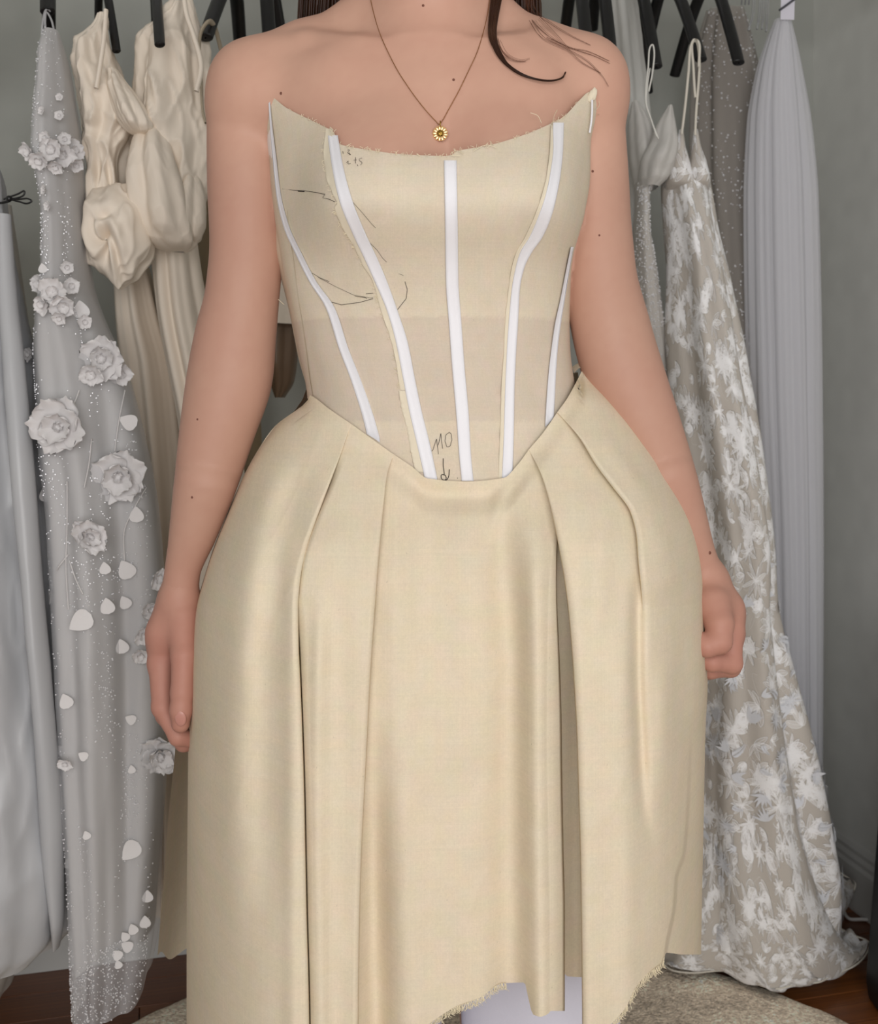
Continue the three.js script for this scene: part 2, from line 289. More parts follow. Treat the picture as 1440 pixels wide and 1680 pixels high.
const ears = chain([[HX - 0.074, HY + 0.01, HD + 0.02, 0.010, HX - 0.070, HY - 0.03, HD + 0.012, 0.008], [HX + 0.074, HY + 0.01, HD + 0.02, 0.010, HX + 0.070, HY - 0.03, HD + 0.012, 0.008]], 0.004);
const sHead = (x, y, d) => {
  let v = smin(skull(x, y, d), jaw(x, y, d), 0.03); v = smin(v, nose(x, y, d), 0.012); v = smin(v, lips(x, y, d), 0.008); v = smin(v, chin(x, y, d), 0.02);
  for (const s of [-1, 1]) { const e = ell(HX + s * 0.032, HY + 0.006, HD - 0.083, 0.017, 0.011, 0.014)(x, y, d); v = -smin(-v, e, 0.012); v = smin(v, ell(HX + s * 0.032, HY + 0.006, HD - 0.066, 0.012, 0.012, 0.012)(x, y, d), 0.003); }
  return smin(v, ears(x, y, d), 0.008);
};
const legs = [-1, 1].flatMap((s) => [[0.01 + s * 0.085, 0.80, 1.16, 0.085, 0.01 + s * 0.078, 0.48, 1.15, 0.056], [0.01 + s * 0.078, 0.48, 1.15, 0.056, 0.01 + s * 0.075, 0.34, 1.165, 0.055], [0.01 + s * 0.075, 0.34, 1.165, 0.055, 0.01 + s * 0.07, 0.10, 1.165, 0.036], [0.01 + s * 0.07, 0.06, 1.17, 0.036, 0.01 + s * 0.085, 0.032, 1.02, 0.016]]);
const sLegs = chain(legs, 0.03);
function bodySDF(x, y, d) {
  let v = 1e3;
  if (y > 0.72 && y < 1.42) { v = torsoDist(x, y, d); if (y > 1.34) v = Math.max(v, (y - 1.345) * 1.0); }
  if (y > 1.2) {
    v = smin(v, sChest(x, y, d), 0.035); v = smin(v, sTrap(x, y, d), 0.04); v = smin(v, sNeck(x, y, d), 0.035);
    v = smin(v, sClav(x, y, d), 0.016); v = smin(v, sStern(x, y, d), 0.018);
  }
  if (y > 1.38) v = smin(v, sHead(x, y, d), 0.025);
  if (y < 0.95) v = smin(v, sLegs(x, y, d), 0.03);
  if (x < -0.05) { const a = sArmL(x, y, d); v = smin(v, a, y > 1.22 ? mix(0.006, 0.035, sstep(1.24, 1.31, y)) : 0.004); }
  if (x > 0.04) { const a = sArmR(x, y, d); v = smin(v, a, y > 1.22 ? mix(0.006, 0.035, sstep(1.24, 1.31, y)) : 0.004); }
  return v;
}
// smooth mesh of a signed-distance field (surface nets)
function surfaceNets(sdf, lo, hi, cell, ok = 2.2) {
  const n = [0, 1, 2].map((k) => Math.ceil((hi[k] - lo[k]) / cell) + 1), [nx, ny, nz] = n, val = new Float32Array(nx * ny * nz), B = 6;
  const at = (i, j, k) => (k * ny + j) * nx + i;
  for (let k = 0; k < nz; k += B) for (let j = 0; j < ny; j += B) for (let i = 0; i < nx; i += B) {
    const h = cell * B / 2, c = sdf(lo[0] + i * cell + h, lo[1] + j * cell + h, lo[2] + k * cell + h), skip = Math.abs(c) > h * 1.74 * ok;
    for (let kk = k; kk < Math.min(nz, k + B); kk++) for (let jj = j; jj < Math.min(ny, j + B); jj++) for (let ii = i; ii < Math.min(nx, i + B); ii++) val[at(ii, jj, kk)] = skip ? c : sdf(lo[0] + ii * cell, lo[1] + jj * cell, lo[2] + kk * cell);
  }
  const vid = new Int32Array(nx * ny * nz).fill(-1), pos = [], idx = [];
  for (let k = 0; k < nz - 1; k++) for (let j = 0; j < ny - 1; j++) for (let i = 0; i < nx - 1; i++) {
    let m = 0, sx = 0, sy = 0, sz = 0, c = 0; const v = [];
    for (let q = 0; q < 8; q++) { const w = val[at(i + (q & 1), j + (q >> 1 & 1), k + (q >> 2))]; v.push(w); if (w < 0) m |= 1 << q; }
    if (m === 0 || m === 255) continue;
    for (let a = 0; a < 8; a++) for (let ax = 0; ax < 3; ax++) { const b = a | (1 << ax); if (b === a || (v[a] < 0) === (v[b] < 0)) continue; const t = v[a] / (v[a] - v[b]); sx += (a & 1) + (ax === 0 ? t : 0); sy += (a >> 1 & 1) + (ax === 1 ? t : 0); sz += (a >> 2) + (ax === 2 ? t : 0); c++; }
    vid[at(i, j, k)] = pos.length / 3; pos.push(lo[0] + (i + sx / c) * cell, lo[1] + (j + sy / c) * cell, lo[2] + (k + sz / c) * cell);
  }
  const quad = (a, b, c, d, f) => { if (a < 0 || b < 0 || c < 0 || d < 0) return; if (f) idx.push(a, b, c, a, c, d); else idx.push(a, c, b, a, d, c); };
  for (let k = 1; k < nz - 1; k++) for (let j = 1; j < ny - 1; j++) for (let i = 1; i < nx - 1; i++) {
    const s = val[at(i, j, k)] < 0;
    if (s !== val[at(i + 1, j, k)] < 0) quad(vid[at(i, j - 1, k - 1)], vid[at(i, j, k - 1)], vid[at(i, j, k)], vid[at(i, j - 1, k)], !s);
    if (s !== val[at(i, j + 1, k)] < 0) quad(vid[at(i - 1, j, k - 1)], vid[at(i - 1, j, k)], vid[at(i, j, k)], vid[at(i, j, k - 1)], !s);
    if (s !== val[at(i, j, k + 1)] < 0) quad(vid[at(i - 1, j - 1, k)], vid[at(i, j - 1, k)], vid[at(i, j, k)], vid[at(i - 1, j, k)], !s);
  }
  const g = new THREE.BufferGeometry(), p = new Float32Array(pos.length), nn = new Float32Array(pos.length), e = cell * 0.6;
  for (let q = 0; q < pos.length; q += 3) {
    let [x, y, d] = [pos[q], pos[q + 1], pos[q + 2]]; const gr = () => V3(sdf(x + e, y, d) - sdf(x - e, y, d), sdf(x, y + e, d) - sdf(x, y - e, d), sdf(x, y, d + e) - sdf(x, y, d - e)).normalize();
    let w = gr(); const s = clamp(sdf(x, y, d), -cell * 0.4, cell * 0.4); x -= w.x * s; y -= w.y * s; d -= w.z * s;
    p.set([x, y, -d], q); nn.set([w.x, w.y, -w.z], q);
  }
  g.setAttribute('position', new THREE.BufferAttribute(p, 3)); g.setAttribute('normal', new THREE.BufferAttribute(nn, 3)); g.setIndex(idx); return g;
}
// where the view through a pixel meets the skin
function onBody(px, py, lift = 0) {
  let d = 0.9; const X = (px - CX) / FOCAL, Y = (py - CY) / FOCAL;
  for (let i = 0; i < 200 && d < 1.35; i++) { const s = bodySDF(X * d, EYE - Y * d, d) - lift; if (s < 0.0002) break; d += s * 0.6; }
  return P(px, py, d);
}
// ---- hands: every finger its own chain of bones, rooted in the palm
const thinner = (l) => l.map(([a, b, c, r]) => [a, b, c, r - 0.0002]);
const handL = { arm: twin(thinner(smoothBones(armL.slice(8), 16)), 0.009) };
handL.palm = [...twin([[294, 985, 1.158, 0.0178], [286, 1020, 1.162, 0.0178]], 0.010),
  ...bones([[290, 985, 1.150, 0.016], [270, 1040, 1.145, 0.0165], [264, 1088, 1.145, 0.0135]]), ...bones([[290, 985, 1.165, 0.016], [270, 1045, 1.170, 0.0165], [264, 1092, 1.168, 0.0135]]),
  ...bones([[294, 990, 1.175, 0.016], [276, 1050, 1.192, 0.016], [270, 1092, 1.192, 0.0125]]), ...bones([[298, 990, 1.182, 0.015], [284, 1045, 1.210, 0.0145], [278, 1082, 1.212, 0.0115]]),
  ...bones([[300, 995, 1.150, 0.014], [298, 1045, 1.140, 0.0145]])];
handL.fingers = [
  bones([[264, 1088, 1.143, 0.0128], [266, 1160, 1.128, 0.0105], [292, 1208, 1.126, 0.0092], [322, 1216, 1.136, 0.0078]]),
  bones([[266, 1094, 1.166, 0.0128], [272, 1172, 1.152, 0.0105], [302, 1218, 1.150, 0.0092], [330, 1212, 1.160, 0.0078]]),
  bones([[272, 1092, 1.190, 0.0120], [280, 1160, 1.178, 0.0100], [310, 1200, 1.176, 0.0088], [332, 1190, 1.184, 0.0074]]),
  bones([[280, 1082, 1.211, 0.0105], [288, 1140, 1.200, 0.0088], [312, 1172, 1.198, 0.0078], [330, 1160, 1.204, 0.0066]]),
  bones([[300, 1015, 1.135, 0.0120], [302, 1075, 1.118, 0.0115], [299, 1135, 1.108, 0.0098], [297, 1165, 1.105, 0.0094], [296, 1187, 1.107, 0.0078]])];
const handR = { arm: twin(thinner(smoothBones(armR.slice(8), 16)), 0.009) };
handR.palm = [...twin([[1160, 955, 1.158, 0.0186], [1170, 990, 1.160, 0.0185]], 0.010),
  ...bones([[1164, 955, 1.150, 0.016], [1190, 1000, 1.140, 0.0165], [1198, 1036, 1.136, 0.0135]]), ...bones([[1166, 958, 1.165, 0.016], [1192, 1005, 1.165, 0.016], [1200, 1040, 1.162, 0.0130]]),
  ...bones([[1164, 960, 1.178, 0.015], [1188, 1006, 1.188, 0.0155], [1194, 1040, 1.188, 0.0125]]), ...bones([[1160, 960, 1.185, 0.014], [1182, 1004, 1.208, 0.0135], [1188, 1032, 1.208, 0.0112]]),
  ...bones([[1160, 950, 1.148, 0.015], [1168, 1000, 1.128, 0.0165]])];
handR.fingers = [
  bones([[1198, 1034, 1.135, 0.0128], [1200, 1088, 1.126, 0.0106], [1168, 1086, 1.116, 0.0094], [1146, 1068, 1.122, 0.0078]]),
  bones([[1200, 1040, 1.161, 0.0125], [1198, 1094, 1.156, 0.0104], [1166, 1098, 1.146, 0.0094], [1142, 1082, 1.150, 0.0078]]),
  bones([[1194, 1040, 1.187, 0.0118], [1192, 1092, 1.182, 0.0098], [1162, 1100, 1.170, 0.0088], [1142, 1086, 1.174, 0.0074]]),
  bones([[1188, 1032, 1.207, 0.0105], [1186, 1078, 1.202, 0.0088], [1160, 1088, 1.192, 0.0078], [1144, 1074, 1.196, 0.0066]]),
  bones([[1168, 990, 1.122, 0.0150], [1180, 1024, 1.106, 0.0125], [1180, 1052, 1.100, 0.0108], [1160, 1060, 1.098, 0.0092], [1144, 1050, 1.102, 0.0080]])];
function handSDF(h) {
  const arm = chain(h.arm, 0.002), palm = chain(h.palm, 0.014), fs = h.fingers.map((f) => chain(f, 0.004));
  return (x, y, d) => { let v = smin(arm(x, y, d), palm(x, y, d), 0.008), f = 1e3; for (let i = 0; i < 4; i++) f = smin(f, fs[i](x, y, d), 0.0022); const th = fs[4](x, y, d); return smin(smin(v, th, 0.014), smin(f, th, 0.001), 0.006); };
}
const skinColor = (x, y, z, hand) => {                    // the skin's own mottling: redder hands and elbows
  const n = fbm(x * 16, y * 16, z * 16, 3), m = fbm(x * 140, y * 140, z * 140, 2), r = hand + 0.22 * n;
  return [0.60 * (1 + 0.03 * m - 0.10 * r), 0.350 * (1 + 0.05 * m - 0.32 * r), 0.262 * (1 + 0.05 * m - 0.30 * r)];
};
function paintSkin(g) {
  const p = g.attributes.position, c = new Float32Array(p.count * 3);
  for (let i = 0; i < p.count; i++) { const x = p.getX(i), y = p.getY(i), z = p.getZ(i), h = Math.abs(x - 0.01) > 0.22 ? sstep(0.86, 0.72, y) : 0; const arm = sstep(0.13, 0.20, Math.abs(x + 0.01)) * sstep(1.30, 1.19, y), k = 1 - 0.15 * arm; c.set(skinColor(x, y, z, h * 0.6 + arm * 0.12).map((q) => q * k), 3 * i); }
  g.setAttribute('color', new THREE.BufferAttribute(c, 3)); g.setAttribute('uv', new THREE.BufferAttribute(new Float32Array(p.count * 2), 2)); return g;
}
const skin = phys(0xffffff, 0.52, { vertexColors: true, specularIntensity: 0.5, sheen: 0.12, sheenRoughness: 0.5, sheenColor: new THREE.Color(1, 0.75, 0.65) });
const woman = thing('person', 'standing woman in a strapless cream toile dress with white boning strips and gold flower pendant', 'person', V3(0.01, 0, -D0));
{
  const body = surfaceNets(bodySDF, [-0.345, 0.0, 0.93], [0.36, 1.71, 1.31], 0.0052);
  const cut = (f) => (x, y, d) => f(x, y, d);
  const gl = surfaceNets(cut(handSDF(handL)), [-0.335, 0.60, 1.06], [-0.215, 0.835, 1.25], 0.0021), gr = surfaceNets(cut(handSDF(handR)), [0.235, 0.67, 1.05], [0.35, 0.855, 1.25], 0.0021);
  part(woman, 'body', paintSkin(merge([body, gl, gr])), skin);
  // freckles and moles
  const mole = std(0x6b3c2c, 0.6);
  for (const [px, py, r] of [[461, 153, 0.0014], [744, 131, 0.0013], [694, 9, 0.0013], [972, 281, 0.0013], [983, 386, 0.001], [1164, 907, 0.0016], [324, 688, 0.001], [315, 816, 0.0011]]) { const g = new THREE.SphereGeometry(r, 8, 6), p = onBody(px, py); g.scale(1, 1.1, 0.35); g.translate(p.x, p.y, p.z); part(woman, 'mole', g, mole); }
  // thumbnails
  const nail = phys(0xc08a7e, 0.35);
  const hs = handSDF(handL); let nd = 1.06; while (nd < 1.2 && hs((296 - CX) / FOCAL * nd, EYE - (1179 - CY) / FOCAL * nd, nd) > 0) nd += 0.0004;
  const at = P(296, 1179, nd + 0.0004), g = new THREE.SphereGeometry(1, 16, 10); g.scale(0.0058, 0.0082, 0.0018); g.rotateX(0.18); g.translate(at.x, at.y, at.z); part(woman, 'thumbnail', g, nail);
}
// ---------------------------------------------------------------- the toile dress
// unbleached cotton: plain weave with slubs and dark seed flecks
function muslin(base, seed, px = 1024) {
  const warp = [], weft = []; reseed(seed); for (let i = 0; i < px; i++) { warp.push(rr(-1, 1)); weft.push(rr(-1, 1)); }
  const flecks = new Map(); for (let k = 0; k < 26; k++) { const x = Math.floor(rnd() * px), y = Math.floor(rnd() * px), l = 2 + Math.floor(rnd() * 6), a = rr(0.08, 0.3), dx = rr(-0.7, 0.7); for (let i = 0; i < l; i++) flecks.set(((y + i) % px) * px + ((x + Math.round(i * dx) + px) % px), a); }
  return dataTexture(px, (i, j) => {
    const thread = 0.5 * warp[(i >> 1) % px] + 0.5 * weft[(j >> 1) % px], slub = tnoise(i, j, px, 300, seed) * 0.5 + tnoise(i, Math.floor(j / 9) * 9, px, 128, seed + 3) * 0.3;
    const blot = tnoise(i, j, px, 7, seed + 5) * 0.5 + tnoise(i, j, px, 19, seed + 6) * 0.5, v = 1 + 0.015 * thread + 0.03 * slub + 0.012 * blot - (flecks.get(j * px + i) ?? 0);
    const t1 = tnoise(i, j, px, 23, seed + 8), t2 = tnoise(i, j, px, 31, seed + 9); return base.map((b, c) => clamp(b * v * (1 + [0.008 * t1, -0.004 * t1, 0.012 * t2][c]), 0, 255));
  });
}
const weaveBump = dataTexture(256, (i, j) => { const v = 128 + 60 * Math.sin(i * Math.PI / 2) * Math.sin(j * Math.PI / 2) + 40 * tnoise(i, j, 256, 90, 21); return [v, v, v]; }, false);
weaveBump.repeat.set(14, 14);
const clothTex = muslin([221, 207, 183], 5); clothTex.repeat.set(4, 4);
const weave = weaveBump;
const cotton = phys(0xffffff, 0.95, { map: clothTex, bumpMap: weave, bumpScale: 0.00007, specularIntensity: 0.3 });
const bodiceTex = muslin([218, 206, 187], 9); bodiceTex.repeat.set(5, 5);
const bodiceCloth = phys(0xffffff, 0.9, { specularIntensity: 0.3, map: bodiceTex, bumpMap: weave, bumpScale: 0.00007, vertexColors: true });
const rawEdge = std(0xe0d5bf, 0.95), threadMat = std(0xefe2c4, 0.9), liningWhite = std(0xeae4e0, 0.9);

// the top edge and the waist seam as seen in the photograph
const neckY = tr([430, 158, 441, 158, 470, 177, 530, 207, 548, 217, 556, 236, 600, 245, 660, 253, 738, 256, 746, 249, 800, 239, 860, 221, 903, 203, 925, 191, 950, 164, 966, 151, 990, 152]);
const seamY = tr([480, 640, 510, 650, 540, 672, 575, 696, 610, 721, 645, 746, 675, 766, 702, 786, 765, 791, 826, 785, 850, 762, 868, 738, 890, 712, 915, 676, 930, 655, 945, 628, 960, 598]);
const TIPL = -1.12, TIPR = 1.14;                          // angles of the two pointed tips
function bodiceTop(th) {
  const solve = (q) => { let a = 1.05, b = 1.36; for (let i = 0; i < 24; i++) { const m = (a + b) / 2, [x, y] = pix(bodicePoint(q, m)); if (y > neckY(x)) a = m; else b = m; } return (a + b) / 2; };
  if (th >= TIPL && th <= TIPR) return solve(th);
  const tip = solve(th < 0 ? TIPL : TIPR), far = Math.abs(th) - (th < 0 ? -TIPL : TIPR); return mix(tip, 1.19, sstep(0, 0.55, far));
}
function bodiceLow(th) {
  const solve = (q) => { let a = 0.82, b = 1.12; for (let i = 0; i < 24; i++) { const m = (a + b) / 2, [x, y] = pix(bodicePoint(q, m)); if (y > seamY(x)) a = m; else b = m; } return (a + b) / 2; };
  if (Math.abs(th) <= 1.45) return solve(th); return mix(solve(Math.sign(th) * 1.45), 1.02, sstep(1.45, 2.2, Math.abs(th)));
}
const NB = 260, MB = 190, tops = [], lows = [];
for (let i = 0; i <= NB; i++) { const th = (i / NB * 2 - 1) * Math.PI; tops.push(bodiceTop(th)); lows.push(bodiceLow(th) - 0.004); }
const bandHi = EYE - (520 - CY) / FOCAL * 1.05, bandLo = EYE - (691 - CY) / FOCAL * 1.05;   // the belt of single cloth between the two doubled bands
const bodice = part(woman, 'dress_bodice', grid(NB, MB, (u, v) => {
  const i = Math.round(u * NB), th = (u * 2 - 1) * Math.PI, y = mix(tops[i], lows[i], v);
  return bodicePoint(th, y, 0.0004 * noise3(th * 6, y * 30, 4) + 0.0007 * noise3(th * 3, y * 14, 1));
}, {
  closed: true, flip: true, uv: (u, v, p) => [(u * 2 - 1) * 0.47, p.y],
  color: (u, v, p) => { const i = Math.round(u * NB), y = mix(tops[i], lows[i], v), k = y < bandHi && y > bandLo ? 1 : 0; return k ? [0.90, 0.865, 0.865] : y >= bandHi ? [0.985, 0.97, 0.95] : [0.975, 0.945, 0.925]; },
}), bodiceCloth, 'strapless boned cream cotton bodice with raw neckline');
// a band lying on the bodice between two tracks; bulge gives it thickness
function band(rows, lift, bulge, o = {}) {                // rows [py, x left, x right]
  const [l, r] = trs(rows), y0 = rows[0][0], y1 = rows[rows.length - 1][0], n = o.n ?? 60, K = 8;
  const prof = [[0, -0.6], [0.03, 0.75], [0.1, 1.15], [0.2, 0.75], [0.5, 0.7], [0.8, 0.75], [0.9, 1.15], [0.97, 0.75], [1, -0.6]];
  return grid(K, n, (u, v) => {
    const q = prof[Math.round(u * K)], py = mix(y0, y1, v) + (o.slant ?? 0) * (q[0] - 0.5) * (o.slantAt ? o.slantAt(v) : 1), end = v < 0.5 / n || v > 1 - 0.5 / n;
    return onBodice(mix(l(py), r(py), q[0]), py, lift + bulge * (end ? -0.3 : q[1]) + (o.wave ? o.wave(u, v) : 0));
  }, { uv: (u, v) => [u * 0.012, v * (y1 - y0) * 0.0006] });
}
const twill = dataTexture(128, (i, j) => { const v = 128 + 70 * Math.sin((j + (Math.floor(i / 16) % 2 ? i : -i)) * Math.PI / 4) + 20 * tnoise(i, j, 128, 40, 31); return [v, v, v]; }, false);
twill.repeat.set(90, 90);
const boning = phys(0xf3f2f7, 0.55, { bumpMap: twill, bumpScale: 0.00025, sheen: 0.1 });
const strips = [
  [[165, 440, 443], [200, 442, 446], [250, 446, 452], [320, 453, 461], [370, 464, 474], [420, 486, 497], [462, 507, 519], [505, 534, 549], [573, 556, 572], [623, 575, 592], [686, 595, 614], [719, 603, 623]],
  [[222, 537, 554], [273, 544, 563], [329, 556, 578], [384, 578, 600], [422, 596, 618], [462, 614, 635], [512, 635, 653], [562, 649, 669], [618, 660, 680], [675, 671, 692], [727, 683, 705], [788, 697, 718]],
  [[263, 728, 749], [380, 730, 751], [460, 731, 752], [530, 736, 757], [600, 741, 762], [680, 748, 769], [750, 753, 773], [789, 757, 777]],
  [[201, 906, 925], [240, 907, 924], [284, 902, 920], [318, 895, 914], [351, 884, 906], [391, 867, 889], [413, 853, 873], [440, 845, 860], [473, 839, 853], [528, 834, 850], [573, 831, 847], [641, 828, 844], [709, 826, 843], [783, 823, 841]],
  [[405, 936, 941], [440, 929, 935], [495, 918, 926], [532, 910, 920], [573, 904, 915], [618, 899, 912], [659, 896, 910], [694, 894, 908]]];
for (const [i, s] of strips.entries()) part(bodice, 'boning_strip', band(s, 0.0016, 0.0012, { n: 70, slant: [14, 8, 0, -3, -14][i], slantAt: (v) => sstep(0.85, 1, v) }), boning);
// raw seam allowances beside two of the strips
const fray = (a) => (u, v) => a * (0.3 + u) ;
const allow = [
  [[211, 534, 546], [250, 530, 545], [290, 534, 549], [318, 545, 556], [335, 552, 562], [338, 548, 562], [370, 559, 576], [400, 577, 590], [440, 597, 608], [460, 610, 618], [500, 621, 634], [560, 641, 652], [600, 650, 660], [640, 655, 666]],
  [[641, 654, 667], [665, 657, 674], [700, 666, 682], [745, 674, 694], [775, 681, 703]],
  [[205, 903, 910], [240, 902, 909], [284, 897, 905], [318, 889, 898], [351, 878, 888], [391, 860, 870], [413, 847, 857], [440, 839, 848], [473, 834, 842], [528, 828, 837], [573, 826, 834], [641, 822, 831], [709, 820, 829], [785, 817, 826]]];
for (const s of allow) part(bodice, 'seam_allowance', band(s, 0.0009, 0.0006, { n: 90, wave: (u, v) => u < 0.3 ? 0.0012 * noise3(v * 40, 1, u) : 0 }), rawEdge);
// the folded side-seam flap standing out at the left waist, and the white lining under the left tip
{
  const out = tr([345, 452, 375, 447, 410, 449, 450, 459, 510, 474, 550, 482, 590, 490, 630, 502, 650, 510]), inn = tr([330, 470, 380, 474, 430, 482, 480, 488, 530, 496, 580, 503, 620, 508, 650, 513]);
  part(bodice, 'seam_allowance', grid(6, 60, (u, v) => { const py = mix(345, 650, v), a = P(out(py), py, D0 + 0.004 + 0.003 * noise3(v * 9, 2, 2)), b = onBodice(inn(py), py, 0.001); const p = a.lerp(b, u); p.z += 0.006 * Math.sin(u * Math.PI) * Math.sin(v * Math.PI); return p; }), rawEdge);
  part(bodice, 'lining_edge', grid(8, 20, (u, v) => { const py = mix(185, 292, v), w = 9 * Math.sin(Math.pow(v, 0.7) * Math.PI), a = onBodice(446 + v * 5, py, -0.001), b = P(443 + v * 6 - w, py, -a.z + 0.02); return a.lerp(b, u).add(V3(0, 0, 0.004 * Math.sin(u * Math.PI))); }), liningWhite);
  part(bodice, 'lining_edge', grid(8, 20, (u, v) => { const py = mix(168, 234, v), w = 7 * Math.sin(Math.pow(v, 0.6) * Math.PI), a = onBodice(970 - v * 4, py, -0.001), b = P(972 - v * 5 + w, py, -a.z + 0.015); return a.lerp(b, u); }), liningWhite);
  // the turned-over right tip with the thin white bone end
  const tip = onBodice(969, 160, 0.002), ring = [[960, 158], [965, 152], [974, 152], [979, 159], [978, 169], [975, 175]].map(([x, y]) => { const p = onBodice(Math.min(x, 970), y, 0.003); const q = P(x, y, -p.z); return q; });
  part(bodice, 'rolled_tip', grid(28, 14, (u, v) => { const a = u * Math.PI * 2, b = v * Math.PI, x = Math.sin(b) * Math.cos(a), y = Math.cos(b), q = 1 + 0.18 * noise3(x * 2.5, y * 2.5, 3 + Math.sin(a)); return V3(tip.x + 0.0016 + 0.0046 * x * q + 0.002 * y, tip.y + 0.0025 + 0.0068 * y * q, tip.z + 0.003 * Math.sin(b) * Math.sin(a)); }, { closed: true }), rawEdge);
  part(bodice, 'boning_strip', tube([[971, 164], [971, 180], [970, 198], [967, 218]].map(([x, y]) => { const p = onBodice(Math.min(x, 968), y, 0.003); return P(x, y, -p.z); }), 0.0011), boning);
}
// loose threads and fuzz on the raw edges
{
  reseed(77); const g = [];
  const hair = (pts, r = 0.0003) => g.push(tube(pts, r, { k: 3, n: pts.length * 3 }));
  const along = (list, r) => hair(list.map(([x, y]) => onBodice(x, y, 0.004)), r);
  along([[755, 256], [738, 254], [748, 247], [760, 252]]); along([[776, 248], [790, 240], [802, 238], [815, 243]]); along([[798, 243], [806, 236], [803, 231]]);
  along([[870, 185], [882, 190], [888, 202]]); along([[906, 210], [909, 190], [914, 180]]); along([[980, 188], [995, 186], [1002, 190]]); along([[978, 180], [983, 172], [982, 165]]); along([[545, 220], [541, 208], [547, 214]]);
  for (let i = 0; i < 90; i++) { const x = rr(470, 950), y = neckY(x), p = onBodice(x, y + 2, 0.001); hair([p, p.clone().add(V3(rr(-0.001, 0.001), rr(0.0008, 0.002), 0.0006)), p.clone().add(V3(rr(-0.003, 0.003), rr(0.0015, 0.0042), 0.001))], 0.00022); }
  for (let i = 0; i < 70; i++) { const s = allow[0], y = rr(215, 640), x = trs(s)[0](y), p = onBodice(x + 1, y, 0.0015); hair([p, p.clone().add(V3(-rr(0.0008, 0.002), rr(-0.001, 0.001), 0)), p.clone().add(V3(-rr(0.001, 0.0035), rr(-0.002, 0.002), -0.0004))], 0.0002); }
  for (const c of [[[466, 500], [455, 491], [442, 494], [434, 506], [433, 515]], [[455, 440], [446, 443], [443, 455], [444, 468]], [[446, 380], [442, 390], [443, 402]]]) hair(c.map(([x, y]) => P(x, y, D0 - 0.004)), 0.00035);
  part(bodice, 'loose_threads', g, threadMat).userData.kind = 'stuff';
}
// pen marks on the cloth: thin ink lines
{
  const ink = std(0x3a3530, 0.8), pen = (list, w = 0.7, name = 'pen_mark') => {
    const pts = []; for (let i = 0; i + 1 < list.length; i++) { const [a, b] = [list[i], list[i + 1]], n = Math.max(1, Math.round(Math.hypot(b[0] - a[0], b[1] - a[1]) / 5)); for (let k = 0; k < n; k++) pts.push([mix(a[0], b[0], k / n), mix(a[1], b[1], k / n)]); } pts.push(list[list.length - 1]);
    return tube(pts.map(([x, y]) => onBodice(x, y, 0.0007)), w * 0.00034, { k: 4, n: pts.length * 2, flat: 0.6 });
  };
  const num = [[[706, 742], [710, 738], [716, 720], [718, 735], [719, 745]], [[719, 730], [723, 711], [724, 722], [726, 736]], [[736, 710], [731, 714], [730, 724], [733, 733], [738, 732], [741, 722], [740, 712], [736, 709]], [[727, 752], [727, 764], [729, 780]], [[729, 779], [724, 779], [724, 785], [729, 788], [732, 785], [730, 779]], [[737, 770], [736, 781], [733, 787], [730, 788]]];
  const notes = [[[570, 246], [574, 246], [570, 250], [575, 254], [572, 250]], [[562, 248], [563, 252]], [[568, 267], [571, 264], [571, 269], [575, 268]], [[580, 263], [585, 262]], [[583, 258], [583, 268]], [[586, 270], [587, 272]], [[594, 259], [589, 261], [590, 264], [594, 267], [591, 271]]];
  part(bodice, 'pen_mark', [...num.map((l) => pen(l, 1.1)), pen([[750, 784], [750.6, 784.6]], 2)], ink, 'handwritten number 110 with a small hook below');
  part(bodice, 'pen_mark', notes.map((l) => pen(l, 0.7)), ink, 'small faint pen note plus 1,5 near the neckline');
  const lines = [[[463, 310], [480, 312], [500, 313], [520, 316], [533, 319], [529, 324], [540, 327], [549, 331]], [[579, 332], [595, 350], [610, 368], [616, 374]], [[604, 396], [618, 410], [628, 424], [634, 430]], [[512, 448], [525, 456], [540, 462]], [[522, 455], [550, 470], [580, 484], [608, 489], [612, 488]], [[582, 486], [598, 488], [602, 490]], [[538, 494], [560, 500], [590, 496], [612, 490]], [[600, 482], [612, 481]], [[654, 449], [662, 452]], [[664, 462], [668, 475], [666, 490], [652, 508]]];
  for (const l of lines) part(bodice, 'pen_mark', pen(l, l.length > 3 ? 0.7 : 0.55), ink);
  part(bodice, 'pen_mark', pen([[489, 313.5], [499, 314]], 1.8), ink);
}

// ---------------------------------------------------------------- the skirt: overlapping pleats
const [kL, kR, kF] = trs([ // photo row: left silhouette, right silhouette, front depth
  [590, 515, 957, 0.098], [632, 511, 985, 0.101], [650, 508, 1002, 0.102], [672, 478, 1024, 0.106], [700, 450, 1048, 0.112], [770, 405, 1092, 0.134], [850, 370, 1133, 0.160], [900, 350, 1147, 0.176], [950, 334, 1154, 0.188], [1010, 319, 1158, 0.197], [1100, 312, 1161, 0.206], [1200, 309, 1157, 0.211], [1300, 308, 1155, 0.214], [1400, 307, 1153, 0.217], [1560, 306, 1150, 0.222], [1760, 306, 1148, 0.226]]);
const skirtD = (px, py) => {
  const l = kL(py), r = kR(py), q = clamp(Math.abs((px - (l + r) / 2) / ((r - l) / 2)), 0, 1);
  return 1.165 - kF(py) * Math.pow(1 - Math.pow(q, mix(2.8, 4.6, sstep(680, 950, py))), 1 / 2.2);
};
const onSkirt = (px, py, lift) => { let d = skirtD(px, py); if (py < 860) { const b = -onBodice(px, py, 0.004).z, w = sstep(860, 760, py); d = Math.min(d, mix(d, b, w)); const s = seamY(px); d = mix(d, b, sstep(60, 0, py - s) * 0.9); } return P(px, py, d - lift); };
